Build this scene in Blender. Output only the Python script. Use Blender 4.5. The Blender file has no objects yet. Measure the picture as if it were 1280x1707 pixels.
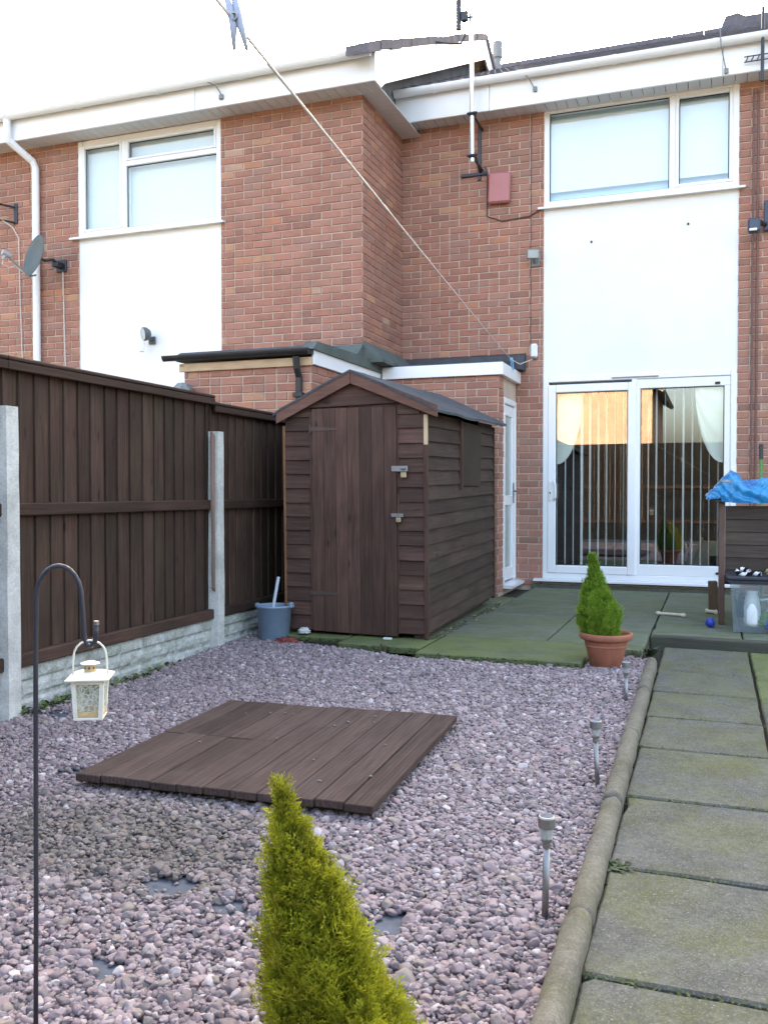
import bpy, math, random
import numpy as np
from mathutils import Vector, Matrix, Euler, noise
R = math.radians
rng = random.Random(7)
nrng = np.random.default_rng(7)
sc = bpy.context.scene
COL = sc.collection

# ------------------------------------------------------------------ camera, sky, sun, exposure
cd = bpy.data.cameras.new('camera'); cam = bpy.data.objects.new('camera', cd); COL.objects.link(cam)
cam.location = (0, 0, 1.12); cam.rotation_euler = (R(90 - 1.28), 0, R(20.14))
cd.sensor_fit = 'HORIZONTAL'; cd.sensor_width = 36; cd.lens = 36 * 1500 / 1280
cd.clip_start = 0.05; cd.clip_end = 600
sc.camera = cam
SUN_EL, SUN_AZ = R(19), R(-14)            # azimuth from +Y, negative = to the left
w = bpy.data.worlds.new('World'); sc.world = w; w.use_nodes = True
wn = w.node_tree; wn.nodes.clear()
sky = wn.nodes.new('ShaderNodeTexSky'); sky.sky_type = 'NISHITA'; sky.sun_disc = False
sky.sun_elevation = SUN_EL; sky.sun_rotation = SUN_AZ
sky.air_density = 0.85; sky.dust_density = 7.0; sky.ozone_density = 0.3
bg = wn.nodes.new('ShaderNodeBackground'); bg.inputs[1].default_value = 0.15
wo = wn.nodes.new('ShaderNodeOutputWorld')
wn.links.new(sky.outputs[0], bg.inputs[0]); wn.links.new(bg.outputs[0], wo.inputs[0])
sd = bpy.data.lights.new('sun', 'SUN'); sd.energy = 3.0; sd.angle = R(0.5); sd.color = (1, .86, .68)
so = bpy.data.objects.new('sun', sd); COL.objects.link(so)
dv = Vector((math.sin(SUN_AZ) * math.cos(SUN_EL), math.cos(SUN_AZ) * math.cos(SUN_EL), math.sin(SUN_EL)))
so.rotation_euler = dv.to_track_quat('Z', 'Y').to_euler(); so.location = (0, 30, 20)
vs = sc.view_settings
vs.view_transform = 'Standard'; vs.look = 'None'; vs.gamma = 1; vs.use_curve_mapping = False
vs.exposure = 3.42
vs.use_white_balance = True; vs.white_balance_temperature = 7150; vs.white_balance_tint = 10

# ------------------------------------------------------------------ helpers
class MB:
    def __init__(s): s.v = []; s.f = []; s.t = []
    def add(s, vs, fs, tint=None):
        o = len(s.v); s.v += [tuple(p) for p in vs]; s.f += [tuple(i + o for i in f) for f in fs]
        if tint is not None: s.t += [tint] * len(fs)
        return s
def box(mb, x0, x1, y0, y1, z0, z1, b=0.0, M=None, tint=None):
    X = (min(x0, x1), max(x0, x1)); Y = (min(y0, y1), max(y0, y1)); Z = (min(z0, z1), max(z0, z1))
    if b <= 0:
        v = [(x, y, z) for x in X for y in Y for z in Z]
        f = [(0, 1, 3, 2), (4, 6, 7, 5), (0, 4, 5, 1), (2, 3, 7, 6), (0, 2, 6, 4), (1, 5, 7, 3)]
    else:
        b = min(b, (X[1]-X[0])*.45, (Y[1]-Y[0])*.45, (Z[1]-Z[0])*.45)
        v = []; ix = {}
        for i in (0, 1):
            for j in (0, 1):
                for k in (0, 1):
                    sx, sy, sz = (1, -1)[i], (1, -1)[j], (1, -1)[k]
                    for a in range(3):
                        p = [X[i] + sx*b, Y[j] + sy*b, Z[k] + sz*b]
                        p[a] = (X, Y, Z)[a][(i, j, k)[a]]
                        ix[(i, j, k, a)] = len(v); v.append(tuple(p))
        f = []
        for a in range(3):
            o = [q for q in range(3) if q != a]
            for s_ in (0, 1):
                q = []
                for (m, n) in ((0, 0), (1, 0), (1, 1), (0, 1)):
                    c = [0, 0, 0]; c[a] = s_; c[o[0]] = m; c[o[1]] = n
                    q.append(ix[tuple(c) + (a,)])
                f.append(tuple(q))
        for a in range(3):
            o = [q for q in range(3) if q != a]
            for m in (0, 1):
                for n in (0, 1):
                    c0 = [0, 0, 0]; c0[o[0]] = m; c0[o[1]] = n; c1 = list(c0); c1[a] = 1
                    f.append((ix[tuple(c0)+(o[0],)], ix[tuple(c1)+(o[0],)], ix[tuple(c1)+(o[1],)], ix[tuple(c0)+(o[1],)]))
        for i in (0, 1):
            for j in (0, 1):
                for k in (0, 1): f.append((ix[(i,j,k,0)], ix[(i,j,k,1)], ix[(i,j,k,2)]))
    if M is not None: v = [tuple(M @ Vector(p)) for p in v]
    mb.add(v, f, tint); return mb
def tube(mb, pts, r, n=8, caps=True):
    pts = [Vector(p) for p in pts]; rs = r if isinstance(r, (list, tuple)) else [r]*len(pts)
    rings = []; up = None
    for i, p in enumerate(pts):
        d = (pts[min(i+1, len(pts)-1)] - pts[max(i-1, 0)]).normalized()
        if up is None: up = Vector((0, 0, 1)) if abs(d.z) < .9 else Vector((1, 0, 0))
        a = d.cross(up)
        if a.length < 1e-4: a = d.cross(Vector((0, 1, 0)))
        a.normalize(); up = a.cross(d).normalized()
        rings.append([p + (a*math.cos(2*math.pi*k/n) + up*math.sin(2*math.pi*k/n))*rs[i] for k in range(n)])
    v = [q for ring in rings for q in ring]; f = []
    for i in range(len(pts)-1):
        for k in range(n): f.append((i*n+k, i*n+(k+1) % n, (i+1)*n+(k+1) % n, (i+1)*n+k))
    if caps: f.append(tuple(range(n))[::-1]); f.append(tuple(range((len(pts)-1)*n, len(pts)*n)))
    mb.add(v, f); return mb
def lathe(mb, prof, c, n=24, M=None):
    v = []; f = []
    for (r, z) in prof:
        for k in range(n):
            p = Vector((r*math.cos(2*math.pi*k/n), r*math.sin(2*math.pi*k/n), z))
            if M is not None: p = M @ p
            v.append(p + Vector(c))
    for i in range(len(prof)-1):
        for k in range(n): f.append((i*n+k, i*n+(k+1) % n, (i+1)*n+(k+1) % n, (i+1)*n+k))
    mb.add(v, f); return mb
def prism(mb, poly, axis, a0, a1):
    """extrude a 2-D polygon along axis (0 x: poly=(y,z); 1 y: poly=(x,z); 2 z: poly=(x,y))"""
    def P(p, a): return {0: (a, p[0], p[1]), 1: (p[0], a, p[1]), 2: (p[0], p[1], a)}[axis]
    n = len(poly)
    v = [P(p, a0) for p in poly] + [P(p, a1) for p in poly]
    f = [tuple(range(n))[::-1], tuple(range(n, 2*n))] + [(i, (i+1) % n, n+(i+1) % n, n+i) for i in range(n)]
    mb.add(v, f); return mb
ORG = {}
def mesh(name, mb, m, smooth=False, org=(0, 0, 0)):
    me = bpy.data.meshes.new(name); o = Vector(org)
    me.from_pydata([tuple(Vector(p) - o) for p in mb.v], [], mb.f)
    if mb.t and len(mb.t) == len(mb.f):
        at = me.attributes.new('tint', 'FLOAT', 'FACE'); at.data.foreach_set('value', mb.t)
    me.materials.append(m)
    import bmesh as _b
    bm = _b.new(); bm.from_mesh(me); _b.ops.recalc_face_normals(bm, faces=bm.faces); bm.to_mesh(me); bm.free()
    if smooth: me.polygons.foreach_set('use_smooth', [True]*len(me.polygons))
    return me
def part(name, mb, m, parent, smooth=False, label=None, kind=None):
    org = ORG[parent.name]
    o = bpy.data.objects.new(name, mesh(name, mb, m, smooth, org)); COL.objects.link(o); o.parent = parent
    ORG[o.name] = org
    if label: o['label'] = label
    if kind: o['kind'] = kind
    return o
def thing(name, label, cat, loc=(0, 0, 0), group=None):
    o = bpy.data.objects.new(name, None); COL.objects.link(o); o.location = loc; o.empty_display_size = .1
    o['label'] = label; o['category'] = cat
    if group: o['group'] = group
    ORG[o.name] = Vector(loc); return o
def single(name, mb, m, label, cat, loc, smooth=False, group=None):
    o = bpy.data.objects.new(name, mesh(name, mb, m, smooth, loc)); COL.objects.link(o); o.location = loc
    o['label'] = label; o['category'] = cat; ORG[o.name] = Vector(loc)
    if group: o['group'] = group
    return o
def struct(name, mb, m, kind='structure', smooth=False):
    o = bpy.data.objects.new(name, mesh(name, mb, m, smooth)); COL.objects.link(o); o['kind'] = kind
    ORG[o.name] = Vector((0, 0, 0)); return o
def copy_part(src, parent, dloc=(0, 0, 0)):
    c = src.copy(); COL.objects.link(c); c.parent = parent; c.location = Vector(src.location) + Vector(dloc); return c

# ------------------------------------------------------------------ materials
class NT:
    def __init__(s, name, rough=.7, spec=.4):
        s.m = bpy.data.materials.new(name); s.m.use_nodes = True; s.t = s.m.node_tree
        s.b = s.t.nodes['Principled BSDF']; s.b.inputs['Roughness'].default_value = rough
        s.b.inputs['Specular IOR Level'].default_value = spec
    def n(s, ty, props=None, **ins):
        x = s.t.nodes.new(ty)
        for k, v in (props or {}).items(): setattr(x, k, v)
        for k, v in ins.items():
            k = k.replace('_', ' ')
            s.set(x, int(k[1:]) if k[0] == 'i' and k[1:].isdigit() else k, v)
        return x
    def set(s, x, k, v):
        if hasattr(v, 'is_output'): s.t.links.new(v, x.inputs[k])
        else: x.inputs[k].default_value = v
    def bs(s, k, v): s.set(s.b, k, v)
    def noise(s, co, scale, detail=4, rough=.55, dist=0):
        return s.n('ShaderNodeTexNoise', Vector=co, Scale=scale, Detail=detail, Roughness=rough, Distortion=dist).outputs['Fac']
    def ramp(s, fac, stops, mode='LINEAR'):
        x = s.t.nodes.new('ShaderNodeValToRGB'); s.t.links.new(fac, x.inputs[0]); x.color_ramp.interpolation = mode
        el = x.color_ramp.elements
        while len(el) < len(stops): el.new(.5)
        for e, (p, c) in zip(el, stops):
            e.position = p; e.color = (c, c, c, 1) if isinstance(c, (int, float)) else (*c, 1)
        return x.outputs[0]
    def mix(s, fac, a, b, mode='MIX'):
        x = s.n('ShaderNodeMix', dict(data_type='RGBA', blend_type=mode))
        for k, v in ((0, fac), (6, a), (7, b)):
            if isinstance(v, tuple) and len(v) == 3: v = (*v, 1)
            s.set(x, k, v)
        return x.outputs[2]
    def math(s, op, a, b=0.0):
        x = s.n('ShaderNodeMath', dict(operation=op)); s.set(x, 0, a); s.set(x, 1, b); return x.outputs[0]
    def co(s, which='Object', scale=(1, 1, 1), rand=True):
        tc = s.n('ShaderNodeTexCoord').outputs[which]
        mp = s.n('ShaderNodeMapping'); s.t.links.new(tc, mp.inputs[0]); mp.inputs['Scale'].default_value = scale
        if rand:
            oi = s.n('ShaderNodeObjectInfo').outputs['Random']
            mu = s.math('MULTIPLY', oi, 37.0); s.t.links.new(mu, mp.inputs['Location'])
        return mp.outputs[0]
    def pos(s): return s.n('ShaderNodeNewGeometry').outputs['Position']
    def rand(s): return s.n('ShaderNodeObjectInfo').outputs['Random']
    def bump(s, h, strength=.4, dist=.01):
        s.bs('Normal', s.n('ShaderNodeBump', Strength=strength, Distance=dist, Height=h).outputs[0])
def plain(name, col, rough=.5, spec=.4, metal=0, var=.08, scale=12, bump=0):
    k = NT(name, rough, spec); n = k.noise(k.pos(), scale)
    c = k.ramp(n, [(.3, tuple(x*(1-var) for x in col)), (.7, tuple(min(1, x*(1+var)) for x in col))])
    k.bs('Base Color', c); k.bs('Metallic', metal)
    if bump: k.bump(k.noise(k.pos(), scale*8), bump, .004)
    return k.m
def wood(name, dark, light, axis='Z', rough=.75, alg=0.0, scl=1, var=.35, algc=(.05, .065, .03)):
    k = NT(name, rough, .25)
    sx = {'Z': (55, 55, 3), 'X': (3, 55, 55), 'Y': (55, 3, 55)}[axis]
    co = k.co('Object', tuple(q*scl for q in sx))
    g = k.noise(co, 1, 6, .65, .6)
    big = k.noise(k.co('Object', (2.2, 2.2, 2.2)), 1, 3)
    c = k.ramp(g, [(.28, dark), (.72, light)])
    v = k.n('ShaderNodeMapRange', From_Min=0.0, From_Max=1.0, To_Min=1-var, To_Max=1+var, Value=k.rand()).outputs[0]
    hsv = k.n('ShaderNodeHueSaturation', Color=c, Value=v, Fac=1.0)
    c2 = k.mix(k.ramp(big, [(.35, 0.0), (.7, .55)]), hsv.outputs[0], tuple(q*.6 for q in dark))
    # knots
    vo = k.n('ShaderNodeTexVoronoi', Vector=k.co('Object', tuple({'Z': (9, 9, 3.2), 'X': (3.2, 9, 9), 'Y': (9, 3.2, 9)}[axis])), Scale=1.0)
    c2 = k.mix(k.ramp(vo.outputs['Distance'], [(.05, .75), (.14, 0.0)]), c2, tuple(q*.35 for q in dark))
    if alg:
        a = k.noise(k.pos(), 3.0, 6, .7)
        c2 = k.mix(k.ramp(a, [(.45, 0.0), (.75, alg)]), c2, algc)
    k.bs('Base Color', c2); k.bump(g, .35, .004)
    return k.m
def brick_mat():
    k = NT('brick_face', .85, .2)
    t = k.n('ShaderNodeAttribute', dict(attribute_name='tint')).outputs['Fac']
    base = k.ramp(t, [(0, (0.244, 0.116, 0.098)), (.18, (0.336, 0.140, 0.104)), (.4, (0.390, 0.165, 0.122)), (.58, (0.439, 0.201, 0.152)), (.72, (0.311, 0.159, 0.137)), (.84, (0.500, 0.207, 0.122)), (.93, (0.488, 0.287, 0.183)), (1, (0.488, 0.329, 0.268))])
    n = k.noise(k.pos(), 38, 6, .7); n2 = k.noise(k.pos(), 7, 3)
    c = k.mix(k.ramp(n, [(.38, 0.0), (.75, .5)]), base, (.42, .255, .175))
    c = k.mix(k.ramp(n2, [(.45, 0.0), (.8, .4)]), c, (.18, .095, .075))
    n3 = k.noise(k.pos(), .9, 5, .65); c = k.mix(k.ramp(n3, [(.4, 0.0), (.7, .35)]), c, (.22, .15, .12))
    k.bs('Base Color', c); k.bump(k.noise(k.pos(), 120, 4, .7), .5, .004); return k.m
def mortar_mat():
    k = NT('mortar', .95, .1); n = k.noise(k.pos(), 60, 5, .7); n2 = k.noise(k.pos(), 2.5, 4)
    c = k.ramp(n, [(.3, (.46, .355, .28)), (.7, (.62, .50, .395))])
    c = k.mix(k.ramp(n2, [(.45, 0.0), (.75, .5)]), c, (.33, .25, .21))
    k.bs('Base Color', c); k.bump(n, .6, .004); return k.m
def concrete(name, a, b, moss, amount, mscale=2.5, thr=.45, speck=True):
    k = NT(name, .9, .2); p = k.pos()
    off = k.n('ShaderNodeVectorMath', dict(operation='ADD')); k.t.links.new(p, off.inputs[0])
    cx = k.n('ShaderNodeCombineXYZ', X=k.math('MULTIPLY', k.rand(), 9.0), Y=k.math('MULTIPLY', k.rand(), 23.0)); k.t.links.new(cx.outputs[0], off.inputs[1])
    q = off.outputs[0]
    n = k.noise(q, 45, 6, .75); n2 = k.noise(q, mscale, 6, .68); n3 = k.noise(q, 5.5, 5, .65)
    c = k.ramp(n, [(.3, a), (.7, b)])
    c = k.mix(k.ramp(n3, [(.42, 0.0), (.72, .62)]), c, tuple(x*.5 for x in a))
    c = k.mix(k.ramp(k.noise(q, 160, 3, .8), [(.52, 0.0), (.70, .45)]), c, tuple(min(1, x*1.7) for x in b))
    c = k.mix(k.ramp(k.noise(q, 130, 3, .8), [(.55, 0.0), (.72, .6)]), c, tuple(x*.35 for x in a))
    mm = k.ramp(n2, [(thr-.08, 0.0), (thr+.22, amount)])
    fine = k.ramp(k.noise(p, 70, 5, .85), [(.38, .15), (.62, 1.0)])
    c = k.mix(k.math('MULTIPLY', mm, fine), c, moss)
    if speck:
        vo = k.n('ShaderNodeTexVoronoi', Vector=q, Scale=42.0)
        c = k.mix(k.ramp(vo.outputs['Distance'], [(.08, .5), (.15, 0.0)]), c, (.32, .30, .27))
        vo2 = k.n('ShaderNodeTexVoronoi', Vector=q, Scale=110.0)
        c = k.mix(k.ramp(vo2.outputs['Distance'], [(.2, .35), (.32, 0.0)]), c, tuple(min(1, x*1.7) for x in b))
    k.bs('Base Color', c); k.bump(k.math('ADD', n, k.math('MULTIPLY', n3, 1.5)), .45, .006); return k.m
def glass_mat(name, tint=(1, 1, 1), ior=1.5, gain=1.6):
    k = NT(name); t = k.t; t.nodes.remove(k.b)
    fc = k.n('ShaderNodeLayerWeight', Blend=.5).outputs['Facing']; f = k.math('MINIMUM', k.math('MULTIPLY', k.math('ADD', k.math('MULTIPLY', k.math('POWER', fc, 5.0), .96), .04), gain), 1.0)
    tr = k.n('ShaderNodeBsdfTransparent', Color=(*tint, 1)); gl = k.n('ShaderNodeBsdfGlossy', Roughness=0.0, Color=(1, 1, 1, 1))
    mx = k.n('ShaderNodeMixShader'); k.set(mx, 0, f); t.links.new(tr.outputs[0], mx.inputs[1]); t.links.new(gl.outputs[0], mx.inputs[2])
    t.links.new(mx.outputs[0], t.nodes['Material Output'].inputs[0]); return k.m

BRICK, MORTAR = brick_mat(), mortar_mat()
UPVC = plain('white_upvc', (.80, .81, .82), .3, .5, var=.02, scale=3)
UPVC_GREY = plain('soffit_grey', (.62, .62, .64), .5, .3, var=.05, scale=3)
def render_mat():
    k = NT('white_render', .8, .2); n = k.noise(k.pos(), 1.6, 5, .6); f = k.noise(k.pos(), 70, 4, .7)
    c = k.ramp(n, [(.3, (.80, .81, .81)), (.7, (.86, .86, .86))])
    st = k.noise(k.co('Object', (9, 9, 1.6), False), 1, 6, .7)
    c = k.mix(k.ramp(st, [(.62, 0.0), (.85, .22)]), c, (.60, .61, .59))
    k.bs('Base Color', c); k.bump(f, .35, .004); return k.m
RENDER = render_mat()
FENCE = wood('fence_board_wood', (0.034, 0.021, 0.015), (0.098, 0.054, 0.040), 'Z', alg=.25, var=.35)
FENCE_Y = wood('fence_rail_wood', (0.032, 0.020, 0.015), (0.092, 0.048, 0.036), 'Y', alg=.15)
SHED_Z = wood('shed_door_wood', (0.053, 0.027, 0.020), (0.144, 0.077, 0.057), 'Z', alg=.12, var=.28)
SHED_X = wood('shed_front_wood', (0.053, 0.027, 0.021), (0.131, 0.069, 0.053), 'X', alg=.2, var=.3)
SHED_Y = wood('shed_side_wood', (0.040, 0.026, 0.020), (0.098, 0.062, 0.048), 'Y', alg=.4, var=.25, algc=(0.055, 0.052, 0.032))
BARGE = wood('shed_barge_wood', (0.106, 0.050, 0.037), (0.206, 0.106, 0.077), 'X', var=.1)
ORANGE_WOOD = wood('new_timber', (.16, .075, .035), (.27, .135, .065), 'Z', var=.1)
PALE_WOOD = wood('raw_pine', (.55, .40, .25), (.72, .56, .36), 'Z', var=.05)
PALE_WOOD_X = wood('raw_pine_board', (.55, .38, .24), (.74, .56, .38), 'X', var=.05)
BOX_WOOD = wood('box_wood', (.045, .032, .026), (.10, .07, .055), 'X', alg=.2)
def deck_mat():
    k = NT('deck_wood', .85, .2)
    co = k.co('Object', (70, 3, 70)); g = k.noise(co, 1, 6, .65, .4)
    tc = k.n('ShaderNodeTexCoord').outputs['Object']
    wv = k.n('ShaderNodeTexWave', dict(bands_direction='X', wave_profile='SIN'), Vector=tc, Scale=19.0, Distortion=.3).outputs['Fac']
    c = k.ramp(g, [(.28, (.042, .029, .024)), (.75, (.108, .072, .060))])
    v = k.n('ShaderNodeMapRange', From_Min=0.0, From_Max=1.0, To_Min=.7, To_Max=1.3, Value=k.rand()).outputs[0]
    c = k.n('ShaderNodeHueSaturation', Color=c, Value=v, Fac=1.0).outputs[0]
    n2 = k.noise(k.pos(), 5, 6, .7)
    c = k.mix(k.ramp(n2, [(.5, 0.0), (.8, .45)]), c, (.12, .09, .085))
    k.bs('Base Color', c); k.bump(k.math('ADD', wv, g), .45, .003); return k.m
DECK = deck_mat()
DECK_END = concrete('deck_end_wood', (.07, .055, .03), (.12, .10, .05), (.12, .11, .035), .8, 6, .4, False)
FELT = concrete('roof_felt', (.055, .058, .066), (.10, .105, .115), (.05, .06, .045), .3, 3, .5, False)
FELT_GREEN = concrete('old_felt', (.09, .105, .105), (.15, .17, .165), (.07, .10, .06), .7, 4, .42, False)
TILE = concrete('roof_tile', (.115, .105, .12), (.185, .17, .185), (.10, .11, .09), .3, 3, .5, False)
BLACK = plain('black_plastic', (.022, .022, .025), .4, .4)
DARK_METAL = plain('dark_metal', (.05, .055, .065), .45, .5, metal=.6)
STEEL = plain('brushed_steel', (.30, .30, .30), .5, .5, metal=1, scale=60)
ALU = plain('aluminium_pole', (.72, .73, .74), .35, .5, metal=.85)
GREYBOX = plain('grey_plastic', (.22, .23, .23), .5)
WHITEP = plain('white_plastic', (.75, .75, .74), .4)
CABLE_W = plain('pale_cable', (.58, .52, .47), .5)
CABLE_B = plain('brown_cable', (.10, .055, .045), .5)
POST = concrete('post_concrete', (0.515, 0.511, 0.475), (0.694, 0.688, 0.637), (0.246, 0.300, 0.162), .35, 3, .55, False)
GBOARD = concrete('gravel_board_concrete', (.38, .39, .37), (.58, .59, .56), (.12, .16, .06), .95, 4.5, .50, False)
SLAB = concrete('path_slab_concrete', (.070, .072, .062), (.150, .150, .132), (.122, .130, .016), .95, 2.3, .475)
PATIO = concrete('patio_slab_concrete', (.120, .130, .100), (.190, .204, .160), (.105, .135, .038), .9, 1.7, .42, False)
PATIO_G = concrete('mossy_slab_concrete', (0.098, 0.114, 0.066), (0.161, 0.180, 0.099), (0.132, 0.168, 0.024), .85, 2.6, .42, False)
KERB = concrete('kerb_concrete', (.125, .115, .092), (.225, .21, .172), (.085, .085, .035), .75, 4, .45, False)
SOIL = concrete('soil', (.030, .026, .020), (.07, .06, .048), (.035, .045, .015), .5, 5, .5, False)
MEMBRANE = plain('weed_membrane', (.075, .092, .118), .7, .3, var=.2, scale=25)
TERRA = plain('terracotta', (.34, .125, .075), .65, .35, var=.15, scale=20)
BUCKET = plain('grey_blue_plastic', (.20, .285, .385), .4, .5, var=.1)
GLASS = glass_mat('window_glass', (.93, .97, .98))
DOORGLASS = glass_mat('door_glass', (.94, .97, .97), gain=2.9)
FROST = None

# ------------------------------------------------------------------ ground
b = MB(); b.add([(-90, -110, -.03), (90, -110, -.03), (90, 90, -.03), (-90, 90, -.03)], [(0, 1, 2, 3)])
struct('ground', b, concrete('earth_ground', (.10, .095, .075), (.17, .16, .13), (.08, .10, .04), .7, .7, .45, False))
b = MB(); b.add([(-3.24, -2.0, 0), (-.33, -2.0, 0), (-.33, 5.95, 0), (-3.24, 5.95, 0)], [(0, 1, 2, 3)])
struct('weed_membrane', b, MEMBRANE)

# gravel: scattered pebbles (uncountable)
def gravel():
    holes = [(-1.43, 2.15, .085, .065), (-1.20, 2.09, .06, .045), (-1.07, 2.06, .05, .04), (-.785, 2.15, .055, .085), (-1.33, 1.73, .055, .05),
             (-2.37, 2.89, .075, .05), (-3.06, 3.62, .10, .07), (-2.72, 2.62, .06, .04), (-.46, 3.42, .03, .03)]
    pts = []; scl = []; rot = []
    for layer, (pitch, z0, z1) in enumerate([(.0135, .003, .008), (.0152, .009, .019)]):
        y = -0.4
        while y < 5.93:
            x = -3.2
            while x < -.30:
                px, py = x + rng.uniform(-.5, .5)*pitch, y + rng.uniform(-.5, .5)*pitch
                x += pitch
                if px > -.303 - (py - 1.75)*.0135 - .026 or px < -3.205: continue
                if -1.82 < px and px < -.73 and py > 5.47: continue
                if px <= -1.82 and py > 5.5 + (-1.82 - px)*.27 - .02 : continue
                if px >= -.73 and py > 6.0: continue
                if -2.2 < px < -1.15 and 2.86 < py < 3.95: continue
                q = 0
                for (hx, hy, rx, ry) in holes:
                    d = ((px-hx)/rx)**2 + ((py-hy)/ry)**2 + noise.noise((px*25, py*25, 0))*.9
                    if d < 1: q = 1 if rng.random() > .05 else q
                if q: continue
                d = max(.005, min(.023, rng.lognormvariate(math.log(.0082), .36)))
                pts.append((px, py, rng.uniform(z0, z1) + .004*noise.noise((px*2.5, py*2.5, 3)) + .040*max(0, min(1, (py - 4.5)/.9))))
                scl.append((d*rng.uniform(.75, 1.1), d*rng.uniform(.95, 1.35), d*rng.uniform(.55, .85)))
                rot.append((rng.uniform(-.5, .5), rng.uniform(-.5, .5), rng.uniform(0, 6.28)))
            y += pitch
    me = bpy.data.meshes.new('gravel'); me.from_pydata(pts, [], [])
    for nm, dat in (('scl', scl), ('rot', rot)):
        a = me.attributes.new(nm, 'FLOAT_VECTOR', 'POINT'); a.data.foreach_set('vector', np.array(dat, dtype=np.float32).ravel())
    a = me.attributes.new('pick', 'INT', 'POINT'); a.data.foreach_set('value', nrng.integers(0, 5, len(pts)).astype(np.int32))
    o = bpy.data.objects.new('gravel', me); COL.objects.link(o); o['kind'] = 'stuff'
    k = NT('pebble', .62, .4)
    r = k.rand()
    pal = [(0, (0.127, 0.103, 0.110)), (.08, (0.165, 0.127, 0.136)), (.20, (0.220, 0.164, 0.171)), (.34, (0.275, 0.211, 0.221)), (.46, (0.198, 0.153, 0.168)), (.56, (0.319, 0.257, 0.261)), (.66, (0.154, 0.132, 0.138)), (.74, (0.270, 0.189, 0.186)), (.82, (0.352, 0.300, 0.300)), (.89, (0.220, 0.181, 0.157)), (.965, (0.473, 0.421, 0.416))]
    c = k.ramp(r, pal, 'CONSTANT')
    n = k.noise(k.co('Object', (60, 60, 60)), 1, 5, .7)
    c = k.mix(k.ramp(n, [(.4, 0.0), (.8, .5)]), c, (.31, .265, .27))
    # algae stain on the damp patch before the deck
    sp = k.n('ShaderNodeSeparateXYZ', Vector=k.pos())
    dx = k.math('DIVIDE', k.math('ADD', sp.outputs[0], 1.76), .80); dy = k.math('DIVIDE', k.math('ADD', sp.outputs[1], -2.38), .46)
    dd = k.math('ADD', k.math('ADD', k.math('MULTIPLY', dx, dx), k.math('MULTIPLY', dy, dy)), k.math('MULTIPLY', k.noise(k.pos(), 7, 6, .75), 2.2))
    c = k.mix(k.ramp(k.math('MULTIPLY', dd, .48), [(.50, .66), (1.0, .0)]), c, (.060, .057, .034))
    # (ramp clamps at 1 so the stain fades out beyond)
    k.bs('Base Color', c); k.bump(n, .15, .002)
    me.materials.append(k.m)
    ng = bpy.data.node_groups.new('pebbles', 'GeometryNodeTree')
    ng.interface.new_socket('Geometry', in_out='INPUT', socket_type='NodeSocketGeometry')
    ng.interface.new_socket('Geometry', in_out='OUTPUT', socket_type='NodeSocketGeometry')
    L = ng.links; nn = lambda t: ng.nodes.new(t)
    gi, go = nn('NodeGroupInput'), nn('NodeGroupOutput')
    jn = nn('GeometryNodeJoinGeometry')
    for q in range(5):
        ic = nn('GeometryNodeMeshIcoSphere'); ic.inputs['Radius'].default_value = 1; ic.inputs['Subdivisions'].default_value = 3
        nz = nn('ShaderNodeTexNoise'); nz.noise_dimensions = '4D'; nz.inputs['W'].default_value = q*3.7; nz.inputs['Scale'].default_value = .75; nz.inputs['Detail'].default_value = 1.5
        sb = nn('ShaderNodeVectorMath'); sb.operation = 'SUBTRACT'; sb.inputs[1].default_value = (.5, .5, .5)
        ml = nn('ShaderNodeVectorMath'); ml.operation = 'SCALE'; ml.inputs['Scale'].default_value = 1.5
        stp = nn('GeometryNodeSetPosition'); sm = nn('GeometryNodeSetMaterial'); sm.inputs['Material'].default_value = k.m
        ss = nn('GeometryNodeSetShadeSmooth'); gti = nn('GeometryNodeGeometryToInstance')
        L.new(ic.outputs[0], stp.inputs[0]); L.new(nz.outputs['Color'], sb.inputs[0]); L.new(sb.outputs[0], ml.inputs[0]); L.new(ml.outputs[0], stp.inputs['Offset'])
        L.new(stp.outputs[0], ss.inputs[0]); L.new(ss.outputs[0], sm.inputs[0]); L.new(sm.outputs[0], gti.inputs[0]); L.new(gti.outputs[0], jn.inputs[0])
    iop = nn('GeometryNodeInstanceOnPoints'); iop.inputs['Pick Instance'].default_value = True
    def na(nm, ty):
        x = nn('GeometryNodeInputNamedAttribute'); x.data_type = ty; x.inputs['Name'].default_value = nm; return x.outputs[0]
    L.new(gi.outputs[0], iop.inputs['Points']); L.new(jn.outputs[0], iop.inputs['Instance'])
    L.new(na('pick', 'INT'), iop.inputs['Instance Index'])
    L.new(na('scl', 'FLOAT_VECTOR'), iop.inputs['Scale'])
    er = nn('FunctionNodeEulerToRotation'); L.new(na('rot', 'FLOAT_VECTOR'), er.inputs[0]); L.new(er.outputs[0], iop.inputs['Rotation'])
    L.new(iop.outputs[0], go.inputs[0])
    md = o.modifiers.new('pebbles', 'NODES'); md.node_group = ng
gravel()

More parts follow.
